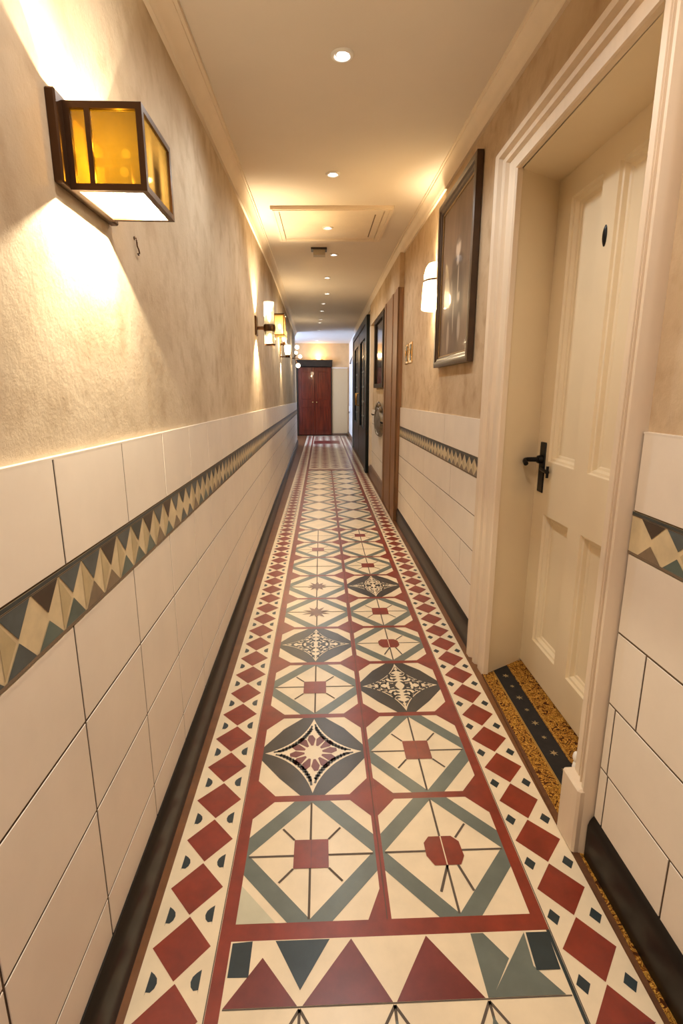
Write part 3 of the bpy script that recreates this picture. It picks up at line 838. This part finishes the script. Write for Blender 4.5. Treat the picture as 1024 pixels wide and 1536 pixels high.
# near lantern
lx0, lx1, ly0, ly1, lz0, lz1 = -.447, -.311, 1.06, 1.24, 1.602, 1.742
t = .011
lan = thing('wall_lantern', (XLP(1.15), 1.15, 1.67), 'big dark box lantern with amber glass panes lit on the left plaster wall', 'wall lamp')
b = MB(); b.bbox(XLP(1.035)-.002, lx0, 1.035, 1.29, 1.606, 1.752, M['bronze'], .003); b.box(lx0, lx0+.002, ly0+t, ly1-t, lz0+t, lz1-t, M['gold_lining']); bp = b.build('back_plate', lan)
t = .011
b = MB()
for x in (lx0, lx1-t):
    for y in (ly0, ly1-t): b.box(x, x+t, y, y+t, lz0, lz1, M['bronze'])
for z in (lz0, lz1-t):
    for y in (ly0, ly1-t): b.box(lx0+t, lx1-t, y, y+t, z, z+t, M['bronze'])
    for x in (lx0, lx1-t): b.box(x, x+t, ly0+t, ly1-t, z, z+t, M['bronze'])
b.box(lx0+.036, lx0+.045, ly0, ly0+.006, lz0+t, lz1-t, M['bronze']); b.box(lx0+.036, lx0+.045, ly1-.006, ly1, lz0+t, lz1-t, M['bronze'])
b.build('frame', lan)
for (nm, a) in (('glass_pane', (lx0+t, lx1-t, ly0+.006, ly0+.008, lz0+t, lz1-t)), ('glass_pane', (lx0+t, lx1-t, ly1-.008, ly1-.006, lz0+t, lz1-t))):
    b = MB(); b.box(*a, M['amber']); b.build(nm, lan)
b = MB(); b.box(lx1-.007, lx1-.005, ly0+t, ly1-t, lz0+t, lz1-t, M['pale_amber']); o = b.build('glass_pane', lan); o['label'] = 'paler amber glass pane facing the corridor'
b = MB(); b.poly([(lx0+t, ly0+t, lz0+.003), (lx0+t, ly1-t, lz0+.003), (lx1-t, ly1-t, lz0+.003), (lx1-t, ly0+t, lz0+.003)], M['frost']); o = b.build('bottom_pane', lan); o['label'] = 'white frosted bottom pane'
b = MB(); b.bbox(lx0+.002, lx1-.03, 1.143, 1.157, 1.674, 1.686, M['bronze'], .002); b.tube([(lx1-.045, 1.15, 1.676), (lx1-.045, 1.15, 1.640)], .009, M['bronze'], 10)
hold = b.build('lamp_holder', lan)
b = MB(); b.sphere((lx1-.062, 1.15, 1.695), .0085, bulb_m, 12); b.build('bulb', lan)
b = MB(); b.sphere((lx1-.068, 1.15, 1.664), .0085, bulb_m, 12); b.build('bulb', lan)
lamp('lantern_light', 'POINT', (lx1-.068, 1.15, 1.651), 40, (1, .90, .70), lan, shadow_soft_size=.005)
lamp('lantern_light', 'POINT', (lx1-.068, 1.15, 1.708), 13, (1, .84, .58), lan, shadow_soft_size=.005)

# second lamp: bronze bracket with an upper and a lower glass tube
sx, sy = -.392, 4.2
sc = thing('wall_sconce', (XLP(sy), sy, 1.72), 'bronze sconce with two clear glass tubes on the left wall, next after the amber lantern', 'wall lamp')
b = MB(); b.bbox(XLP(sy)-.003, XLP(sy)+.014, sy-.05, sy+.05, 1.66, 1.80, M['bronze'], .004); b.build('back_plate', sc)
b = MB(); b.tube([(XLP(sy)+.01, sy, 1.715), (sx-.02, sy, 1.715)], .014, M['bronze'], 12); b.lathe([(0, 1.69), (.042, 1.69), (.046, 1.70), (.046, 1.73), (.042, 1.74), (0, 1.74)], (sx, sy, 0), M['bronze'], 20); soft(b.build('bracket', sc), 40)
b = MB(); b.lathe([(.038, 1.74), (.038, 1.90), (.036, 1.90), (.036, 1.742)], (sx, sy, 0), M['clear'], 20); o = b.build('glass_tube', sc, True)
b = MB(); b.lathe([(.036, 1.69), (.036, 1.60), (.038, 1.595), (.038, 1.69)], (sx, sy, 0), M['clear'], 20); b.build('glass_tube', sc, True)
b = MB(); b.lathe([(.034, 1.60), (.041, 1.60), (.041, 1.588), (.034, 1.588)], (sx, sy, 0), M['bronze'], 20)
for k in range(4):
    a = PI/4+PI/2*k; b.tube([(sx+.040*math.cos(a), sy+.040*math.sin(a), 1.595), (sx+.040*math.cos(a), sy+.040*math.sin(a), 1.70)], .003, M['bronze'], 6)
b.build('bottom_ring', sc)
b = MB(); b.sphere((sx, sy, 1.80), .014, bulb_m, 12, (1, 1, 2.6)); b.build('bulb', sc)
b = MB(); b.sphere((sx, sy, 1.645), .014, bulb_m, 12, (1, 1, 2.2)); b.build('bulb', sc)
lamp('sconce_up', 'SPOT', (XLP(sy)+.06, sy, 1.80), 80, WARM, sc, aim=(0, 0, 1), spot_size=2.0, spot_blend=.6, shadow_soft_size=.02)
lamp('sconce_down', 'SPOT', (XLP(sy)+.06, sy, 1.66), 80, WARM, sc, aim=(0, 0, -1), spot_size=2.0, spot_blend=.6, shadow_soft_size=.02)

# third: brass box lantern
sy = 6.0; x0, x1 = XLP(6)+.012, -.392
bl = thing('wall_lantern', (XLP(sy), sy, 1.95), 'small brass box lantern with pale glass, just past the twin tube sconce', 'wall lamp')
b = MB(); b.bbox(XLP(6.0)-.003, x0, 5.9, 6.12, 1.80, 2.06, M['brass'], .004); b.build('back_plate', bl)
b = MB(); t = .012; ya, yb, za, zb = 5.9, 6.1, 1.83, 2.045
for x in (x0, x1-t):
    for y in (ya, yb-t): b.box(x, x+t, y, y+t, za, zb, M['brass'])
for z in (za, zb-t):
    for y in (ya, yb-t): b.box(x0+t, x1-t, y, y+t, z, z+t, M['brass'])
    for x in (x0, x1-t): b.box(x, x+t, ya+t, yb-t, z, z+t, M['brass'])
b.box(x0, x1+.004, ya-.004, yb+.004, zb, zb+.008, M['bronze'])
b.build('frame', bl)
for a in ((x0+t, x1-t, ya+.005, ya+.007, za+t, zb-t), (x0+t, x1-t, yb-.007, yb-.005, za+t, zb-t), (x1-.007, x1-.005, ya+t, yb-t, za+t, zb-t)):
    b = MB(); b.box(*a, M['pale_box']); b.build('glass_pane', bl)
b = MB(); b.sphere(((x0+x1)/2, 6, 1.93), .018, bulb_m, 12, (1, 1, 1.5)); b.tube([((x0+x1)/2, 6, 1.93), ((x0+x1)/2, 6, 1.845)], .006, M['brass'], 8); b.build('bulb', bl)
lamp('box_light', 'POINT', ((x0+x1)/2, 6, 1.90), 10, WARM, bl, shadow_soft_size=.02)

# fourth: bronze arm with an opal cup and a brass shade
sy = 7.0; wx = XLP(sy)
s4 = thing('wall_sconce', (wx, sy, 1.75), 'brass sconce with white opal cup, between the brass lantern and the globes', 'wall lamp')
b = MB(); b.bbox(wx-.003, wx+.012, sy-.05, sy+.05, 1.66, 1.92, M['brass'], .004); b.build('back_plate', s4)
b = MB(); b.tube([(wx+.01, sy, 1.83), (-.47, sy, 1.83), (-.45, sy, 1.80), (-.43, sy, 1.72)], .012, M['bronze'], 10); b.sphere((-.465, sy, 1.832), .028, M['bronze'], 12)
b.tube([(-.43, sy, 1.70), (-.43, sy, 1.665)], .03, M['bronze'], 14); b.tube([(-.43, sy, 1.675), (wx+.01, sy+.0, 1.675)], .008, M['bronze'], 8); soft(b.build('bracket', s4), 50)
b = MB(); b.lathe([(.028, 1.70), (.038, 1.74), (.042, 1.80), (.040, 1.82)], (-.43, sy, 0), globe_m, 18); b.build('shade', s4, True)
b = MB(); b.lathe([(.022, 1.86), (.030, 1.90), (.032, 1.985), (.024, 1.985)], (-.468, sy, 0), M['pale_box'], 18); b.build('glass_tube', s4, True)
lamp('cup_up', 'POINT', (-.43, sy, 1.86), 22, WARM, s4, shadow_soft_size=.03)
lamp('cup_down', 'SPOT', (wx+.045, sy+.08, 1.64), 30, WARM, s4, aim=(0, 0, -1), spot_size=1.8, spot_blend=.6, shadow_soft_size=.02)

# fifth: cluster of globes
sy = 10.3; wx = XLP(sy)
s5 = thing('globe_sconce', (wx, sy, 1.85), 'iron sconce with a cluster of small lit globes near the red door', 'wall lamp')
b = MB(); b.bbox(wx-.003, wx+.012, sy-.06, sy+.06, 1.74, 1.96, M['bronze'], .004); b.build('back_plate', s5)
b = MB()
for p in ((-.455, sy, 2.02), (-.40, sy+.05, 1.86), (-.44, sy, 1.745), (-.47, sy-.1, 1.92)):
    b.tube([(wx+.01, sy, 1.85), (wx+.06, sy, 1.85), ((wx+p[0])/2+.02, (sy+p[1])/2, (1.85+p[2])/2), (p[0], p[1], p[2]-.03)], .009, M['bronze'], 8)
soft(b.build('bracket', s5), 60)
for p, r in (((-.455, sy, 2.05), .040), ((-.40, sy+.05, 1.885), .034), ((-.44, sy, 1.715), .042), ((-.47, sy-.1, 1.945), .03)):
    b = MB(); b.sphere(p, r, globe_m, 16); b.build('globe', s5, True)
lamp('globe_light', 'POINT', (-.33, sy, 1.86), 8, WARM, s5, shadow_soft_size=.06)

# right: half-round glass shade
sy = 3.50; wx = XRP(sy)
shade_lo = pane('lit_shade_lower', (1, .92, .75, 1), .25, milk=(1, .9, .7, 1), glow=((1, .88, .62, 1), 2.6))
shade_hi = pane('lit_shade_upper', (1, .85, .6, 1), .25, milk=(1, .85, .55, 1), glow=((1, .72, .40, 1), .75))
s6 = thing('shaded_sconce', (wx, sy, 1.87), 'wall lamp with a rounded white glass shade on the right, half hidden behind the portrait', 'wall lamp')
def half(prof, m, name):
    b = MB(); n = 24; v = []; k = n+1
    for (r, z) in prof:
        for j in range(k):
            a = PI/2 + PI*j/n; v.append((wx + .9*r*math.cos(a), sy + r*math.sin(a), z))
    f = [(i*k+j, i*k+j+1, (i+1)*k+j+1, (i+1)*k+j) for i in range(len(prof)-1) for j in range(n)]
    b.mesh(v, f, m); return b.build(name, s6, True)
o = half([(.108, 1.752), (.110, 1.76), (.106, 1.85), (.102, 1.915)], shade_lo, 'shade'); o['label'] = 'bright white lower shade'
o = half([(.099, 1.925), (.096, 1.96), (.086, 2.0), (.07, 2.022)], shade_hi, 'shade_top')
half([(.101, 1.914), (.105, 1.916), (.105, 1.924), (.099, 1.926)], M['bronze'], 'shade_ring')
b = MB(); b.bbox(wx-.012, wx+.003, sy-.05, sy+.05, 1.78, 2.0, M['brass'], .004); b.build('back_plate', s6)
b = MB(); b.tube([(wx-.01, sy, 1.80), (wx-.045, sy, 1.80), (wx-.045, sy, 1.84)], .008, M['brass'], 8); b.sphere((wx-.045, sy, 1.87), .02, bulb_m, 12, (1, 1, 1.5)); b.build('bulb', s6)
lamp('shade_up', 'SPOT', (wx-.05, sy, 1.94), 34, WARM, s6, aim=(-.15, 0, 1), spot_size=2.3, spot_blend=.7, shadow_soft_size=.03)
lamp('shade_glow', 'POINT', (wx-.05, sy, 1.81), 22, WARM, s6, shadow_soft_size=.06)

# uplighter on the lintel
ul = thing('uplighter', (-.08, Y1-.10, 2.075), 'small lit uplighter standing on the dark lintel over the red door', 'lamp')
b = MB(); b.bbox(-.22, .06, Y1-.15, Y1-.06, 2.075, 2.088, M['brass'], .004); b.build('base', ul)
b = MB(); b.sphere((-.08, Y1-.105, 2.12), .03, globe_m, 14, (2.2, .8, .9)); b.build('bulb', ul, True)
lamp('uplight', 'POINT', (-.08, Y1-.14, 2.2), 11, (1, .70, .36), ul, shadow_soft_size=.05)

# ------------------------------------------------------------------ CEILING FITTINGS
hatch = thing('ceiling_hatch', (.085, 4.4, 2.5), 'square loft hatch panel let into the corridor ceiling', 'hatch')
def on_ceiling(x, y, d=0): return (x, y, ceil_z(x, y) - d)
b = MB(); hx0, hx1, hy0, hy1 = -.342, .512, 3.95, 4.87; fw = .055
def cbox(x0, x1, y0, y1, d0, d1, m):
    v = [on_ceiling(x, y, d) for x in (x0, x1) for y in (y0, y1) for d in (d1, d0)]
    b.mesh(v, [(0, 1, 3, 2), (4, 6, 7, 5), (0, 4, 5, 1), (2, 3, 7, 6), (0, 2, 6, 4), (1, 5, 7, 3)], m)
for a in ((hx0, hx1, hy0, hy0+fw), (hx0, hx1, hy1-fw, hy1), (hx0, hx0+fw, hy0+fw, hy1-fw), (hx1-fw, hx1, hy0+fw, hy1-fw)): cbox(*a, -.004, .022, M['cornice'])
for a in ((hx0+.012, hx1-.012, hy0+.012, hy0+.024), (hx0+.012, hx0+.024, hy0+.024, hy1-.024), (hx1-.024, hx1-.012, hy0+.024, hy1-.024)): cbox(*a, .022, .027, M['cornice'])
b.build('frame', hatch)
b = MB(); cbox(hx0+fw+.004, hx1-fw-.004, hy0+fw+.004, hy1-fw-.004, -.004, .012, M['cornice']); b.build('panel', hatch)
b = MB(); cbox(.395, .403, 4.12, 4.74, .012, .015, M['grout']); b.build('slot', hatch)

sm = thing('smoke_detector', on_ceiling(-.013, 5.21), 'small grey detector box on the ceiling just beyond the loft hatch', 'detector')
b = MB(); cbox(-.085, .06, 5.15, 5.27, -.003, .016, M['dark_plastic']); b.build('base', sm)
b = MB(); cbox(-.065, .045, 5.165, 5.255, .016, .062, M['steel']); b.build('cover', sm)

lens = emis('downlight_lens', (.95, .97, 1, 1), 14)
DLS = [(.084, 2.18), (.076, 3.35), (.061, 4.45), (.13, 5.42), (.078, 6.53), (.088, 7.55), (.042, 8.38), (.023, 9.12), (-.001, 10.15), (-.027, 10.62), (-.046, 11.88), (-.112, 14.2)]
DLABEL = ['largest and nearest recessed round ceiling spotlight', 'recessed round ceiling spotlight between the nearest one and the loft hatch', 'recessed round spotlight set in the loft hatch panel', 'recessed round spotlight beside the grey detector box',
          'first recessed round ceiling spotlight beyond the grey detector box', 'second recessed round ceiling spotlight beyond the grey detector box', 'third recessed round ceiling spotlight beyond the grey detector box', 'fourth recessed round ceiling spotlight beyond the grey detector box',
          'nearer of the close pair of far recessed ceiling spotlights', 'farther of the close pair of far recessed ceiling spotlights', 'recessed ceiling spotlight just before the bluish lit end of the ceiling', 'recessed ceiling spotlight in the bluish lit ceiling by the red door']
DPOW = [27, 19, 19, 16, 18, 16, 13, 11, 9, 8, 7, 5]
def downlight():
    b = MB(); b.lathe([(.024, .006), (.026, -.004), (.030, -.008), (.038, -.007), (.041, -.003), (.042, .004)], (0, 0, 0), M['white_plastic'], 28)
    root = bpy.data.objects.new('ceiling_spotlight', None); root.empty_display_size = .04; COL.objects.link(root)
    r = soft(b.build('bezel', root), 50)
    b = MB(); b.lathe([(0, -.001), (.012, -.0015), (.025, .002)], (0, 0, 0), lens, 24); b.build('lens', root, True)
    return root
dl0 = downlight()
DLS2 = DLS + [(.09, 1.02), (.09, -.2), (.09, -1.4)]  # last three: unseen spotlights added to brighten the near floor and tiles
DLABEL += ['recessed ceiling spotlight overhead of the viewer', 'recessed ceiling spotlight just behind the viewer', 'recessed ceiling spotlight nearest the wall behind the viewer']
for i, (x, y) in enumerate(DLS2):
    if i == 0: r = dl0
    else:
        r = dl0.copy(); COL.objects.link(r)
        for ch in list(dl0.children):
            if ch.type == 'MESH': c = ch.copy(); COL.objects.link(c); c.parent = r
    r.location = on_ceiling(x, y, .0135 if i == 2 else .001)
    tag(r, DLABEL[i], 'ceiling light', 'recessed ceiling spotlights')
for i, (x, y) in enumerate(DLS + [(.09, 1.02), (.09, -.2), (.09, -1.4)]):
    lamp('spotlight_beam', 'SPOT', on_ceiling(x, y, .03), (DPOW + [36, 34, 14])[i], SOFT if i < 8 else (1, .9, .8), None, aim=(0, 0, -1), spot_size=2.75, spot_blend=.6, shadow_soft_size=.03)  # the last three beams are added fill from out of view

# ------------------------------------------------------------------ THINGS ON THE WALLS
# portrait
py0, py1, pz0, pz1 = 2.60, 3.38, 1.388, 2.30
por = thing('framed_portrait', (XRP(3), 3.0, pz0), 'tall dark framed portrait of a standing figure on the right plaster wall', 'picture')
b = MB()
fx = lambda y, d: XRP(y) - d
mp = [(0, .004), (0, .034), (.012, .038), (.03, .036), (.036, .028), (.048, .026), (.055, .018), (.058, .008)]
v = []
for (t_, d) in mp:
    for (y, z) in ((py0+t_, pz0+t_), (py1-t_, pz0+t_), (py1-t_, pz1-t_), (py0+t_, pz1-t_)): v.append((fx(y, d), y, z))
f = [(i*4+k, i*4+(k+1) % 4, (i+1)*4+(k+1) % 4, (i+1)*4+k) for i in range(len(mp)-1) for k in range(4)]
b.mesh(v, f, M['frame_wood']); soft(b.build('frame', por), 30)
b = MB(); t_ = .055; t2 = .064; v = []
for tt, d in ((t_, .012), (t_+.001, .019), (t2, .017), (t2, .008)):
    for (y, z) in ((py0+tt, pz0+tt), (py1-tt, pz0+tt), (py1-tt, pz1-tt), (py0+tt, pz1-tt)): v.append((fx(y, d), y, z))
b.mesh(v, [(i*4+k, i*4+(k+1) % 4, (i+1)*4+(k+1) % 4, (i+1)*4+k) for i in range(3) for k in range(4)], M['gilt']); fixnormals(b.build('slip', por))
# painted sheet: a grid whose colours are the painting itself
nx_, nz_ = 56, 76
me = bpy.data.meshes.new('canvas'); vv = []; ff = []; cols = []
o0 = Vector(por.location)
def paint(u, w):
    # u: 0 far edge .. 1 near edge as seen, w: 0 bottom .. 1 top
    import mathutils
    n = mathutils.noise.noise((u*4, w*5, 1.3)); n2 = mathutils.noise.noise((u*11, w*9, 7.1)); n3 = mathutils.noise.noise((u*22, w*6, 2.2))
    c = Vector((.20, .135, .088)) * (1 + .22*n + .10*n2)
    if w > .55: c *= 1.12
    def blob(cx, cy, rx, ry, col, k, soft_=.35):
        nonlocal c
        d = math.sqrt(((u-cx)/rx)**2 + ((w-cy)/ry)**2) + .12*n2
        a = max(0, min(1, (1.05-d)/soft_)) * k
        c = c*(1-a) + Vector(col)*a
    blob(.52, .37, .26, .28, (.075, .048, .033), .9)          # coat
    blob(.40, .20, .30, .26, (.13, .085, .06), .7)           # skirts
    blob(.56, .59, .20, .05, (.11, .075, .055), .8)           # shoulders
    blob(.55, .675, .085, .062, (.72, .60, .48), .95)        # face
    blob(.55, .725, .095, .03, (.20, .15, .11), .7)         # hair
    blob(.55, .60, .05, .03, (.62, .52, .42), .7)           # collar
    blob(.58, .46, .02, .14, (.50, .40, .31), .7)           # front of the coat
    blob(.36, .42, .05, .09, (.46, .36, .27), .5); blob(.62, .36, .04, .035, (.60, .48, .36), .8)
    blob(.46, .25, .018, .12, (.52, .42, .33), .6); blob(.66, .17, .05, .10, (.56, .46, .37), .55); blob(.3, .12, .05, .12, (.44, .34, .26), .6)
    c *= 1 + .10*n3
    return c
for j in range(nz_+1):
    for i in range(nx_+1):
        y = py1-.06 - (py1-py0-.12)*i/nx_; z = pz0+.06 + (pz1-pz0-.12)*j/nz_
        vv.append((fx(y, .012)-o0.x, y-o0.y, z-o0.z)); cols.append(paint(i/nx_, j/nz_))
for j in range(nz_):
    for i in range(nx_): a = j*(nx_+1)+i; ff.append((a, a+nx_+1, a+nx_+2, a+1))
me.from_pydata(vv, [], ff); at = me.color_attributes.new('paint', 'FLOAT_COLOR', 'POINT')
for k, c in enumerate(cols): at.data[k].color = (c[0], c[1], c[2], 1)
pm = mat('oil_paint', (.3, .2, .1, 1), .6, bump=.15, bscale=70, coat=.10, spec=.12)
an = pm.node_tree.nodes.new('ShaderNodeVertexColor'); an.layer_name = 'paint'
pm.node_tree.links.new(an.outputs['Color'], pm.node_tree.nodes['Principled BSDF'].inputs['Base Color'])
pm.node_tree.nodes['Principled BSDF'].inputs['Coat Roughness'].default_value = .03
me.materials.append(pm); cv = bpy.data.objects.new('canvas', me); COL.objects.link(cv); cv.parent = por
fixnormals(cv)

# light switches
def switch(yc, lab):
    z0, z1, hw = 1.475, 1.64, .075
    t = thing('light_switch', (XRP(yc), yc, z0), lab, 'light switch', 'brass light switches by the brown door')
    b = MB(); b.bbox(XRP(yc)-.008, XRP(yc)+.002, yc-hw, yc+hw, z0, z1, M['brass'], .003); b.build('plate', t)
    b = MB(); b.bbox(XRP(yc)-.011, XRP(yc)-.006, yc-.05, yc+.012, z0+.018, z1-.018, M['dark_plastic'], .002); b.build('rocker', t)
    b = MB(); b.bbox(XRP(yc)-.020, XRP(yc)-.009, yc-.03, yc-.008, z0+.065, z0+.11, M['brass'], .002); b.build('toggle', t)
switch(4.68, 'brass light switch plate nearer the brown door, farther from the portrait')
switch(4.47, 'brass light switch plate of the pair nearer the portrait')

# tall mirror and oval plaque
mir = thing('wall_mirror', (XR(6.7), 6.7, 1.3), 'tall narrow dark mirror on the right wall beyond the brown door', 'mirror')
ya, yb, za, zb = 6.22, 7.30, 1.285, 2.14
b = MB()
for (p, q, r, s_) in ((ya, yb, za, za+.05), (ya, yb, zb-.05, zb), (ya, ya+.10, za+.05, zb-.05), (yb-.10, yb, za+.05, zb-.05)):
    b.prism([(XR(p)-.028, p), (XR(q)-.028, q), (XRP(q)+.002, q), (XRP(p)+.002, p)], r, s_, M['wood_dark'])
fixnormals(b.build('frame', mir))
b = MB(); b.prism([(XR(ya)-.008, ya+.09), (XR(yb)-.008, yb-.09), (XRP(yb), yb-.09), (XRP(ya), ya+.09)], za+.04, zb-.04, M['mirror']); fixnormals(b.build('glass', mir))
pq = thing('wall_plaque', (XR(6.6), 6.62, .7), 'oval carved metal plaque on the tiles below the tall dark mirror', 'plaque')
b = MB(); v = []; n = 32
pr = [(1.0, -.004), (1.0, .02), (.92, .045), (.84, .042), (.8, .03), (.5, .05), (.2, .062), (0.01, .065)]
for (s_, d) in pr:
    for k in range(n):
        a = 2*PI*k/n; v.append((XR(6.62)-d, 6.62+.40*s_*math.cos(a), .87+.185*s_*math.sin(a)))
b.mesh(v, [(i*n+k, i*n+(k+1) % n, (i+1)*n+(k+1) % n, (i+1)*n+k) for i in range(len(pr)-1) for k in range(n)], M['plaque']); soft(b.build('plate', pq), 50)
b = MB()
for k in range(5):
    a = PI*(.25+.125*k); yk, zk = 6.62+.40*math.cos(a)*.9, .87+.2*math.sin(a)
    b.sphere((XR(6.62)-.03, yk, zk+.015), .03, M['plaque'], 12, (.7, 1.6, 1.2))
soft(b.build('crest', pq), 70)
for yk, zk in ((6.08, .885), (7.2, .93)):
    hk = thing('wall_hook', (XR(yk), yk, zk), 'small dark peg in the tiles on the near side of the oval plaque' if yk < 6.5 else 'small dark peg in the tiles on the far side of the oval plaque', 'hook')
    b = MB(); b.lathe([(.0, -.003), (.022, -.003), (.022, .004)], (XR(yk)-.004, yk, zk), M['black_iron'], 12, 'x'); b.build('rose', hk)
    b = MB(); b.tube([(XR(yk)-.004, yk, zk), (XR(yk)-.05, yk, zk), (XR(yk)-.058, yk, zk+.015)], .009, M['black_iron'], 8); soft(b.build('peg', hk), 60)

# little bent wire on the left wall
wh = thing('wire_hook', (XLP(1.45), 1.455, 1.60), 'tiny bent grey wire hook in the plaster below the amber lantern', 'hook')
b = MB(); x = XLP(1.455); b.tube([(x-.004, 1.45, 1.624), (x+.006, 1.45, 1.624), (x+.006, 1.452, 1.606), (x+.007, 1.458, 1.600), (x+.007, 1.463, 1.592), (x+.006, 1.458, 1.586), (x+.006, 1.453, 1.589)], .0018, M['bronze'], 6); soft(b.build('wire', wh), 80)
b = MB(); b.lathe([(0, .002), (.004, .002), (.004, -.003)], (x, 1.45, 1.624), M['bronze'], 10, 'x'); b.build('pin', wh)

# far bluish wall: socket and bracket
yk = 14.2
so = thing('wall_socket', (XRP(yk), yk, .72), 'small white socket box on the bluish far right wall', 'socket')
b = MB(); b.bbox(XRP(yk)-.035, XRP(yk)+.002, yk-.12, yk+.12, .70, .86, M['white_plastic'], .006); b.build('plate', so)
b = MB(); b.bbox(XRP(yk)-.045, XRP(yk)-.03, yk-.05, yk+.05, .66, .71, M['dark_plastic'], .004); b.build('plug', so)
yk = 13.4
br = thing('wall_bracket', (XRP(yk), yk, 1.98), 'thin dark rail high on the bluish far right wall', 'rail')
b = MB(); b.tube([(XRP(yk)-.02, 12.8, 2.05), (XRP(yk)-.03, 13.4, 1.99), (XRP(yk)-.02, 14.1, 1.94)], .012, M['black_iron'], 8); soft(b.build('rail', br), 60)
for y in (12.85, 14.05):
    b = MB(); b.tube([(XRP(y)+.002, y, 2.045 if y < 13 else 1.943), (XRP(y)-.03, y, 2.045 if y < 13 else 1.943)], .014, M['black_iron'], 8); soft(b.build('fixing', br), 60)

# ------------------------------------------------------------------ WORLD, CAMERA
w = bpy.data.worlds.new('World'); S.world = w; w.use_nodes = True
w.node_tree.nodes['Background'].inputs['Color'].default_value = (.5, .65, 1, 1)
w.node_tree.nodes['Background'].inputs['Strength'].default_value = .3
cam = bpy.data.cameras.new('camera'); cam.sensor_fit = 'VERTICAL'; cam.sensor_height = 36.0; cam.lens = 780.0*36/1536; cam.clip_start = .02; cam.clip_end = 60
co = bpy.data.objects.new('camera', cam); COL.objects.link(co)
Rr = ((9.99299258e-01, -3.74291855e-02, -2.21372971e-04), (8.72075251e-03, 2.27070392e-01, 9.73839302e-01), (3.63997446e-02, 9.73158822e-01, -2.27237685e-01))
right, up, fwd = (Vector(r) for r in Rr)
mw = Matrix((right, up, -fwd)).transposed().to_4x4(); mw.translation = (0, 0, 1.25)
co.matrix_world = mw
S.camera = co
S.cycles.use_denoising = True
S.cycles.max_bounces = 10; S.cycles.diffuse_bounces = 5; S.cycles.glossy_bounces = 4; S.cycles.transparent_max_bounces = 12; S.cycles.transmission_bounces = 4
S.cycles.sample_clamp_indirect = 6.0
S.cycles.caustics_reflective = False; S.cycles.caustics_refractive = False
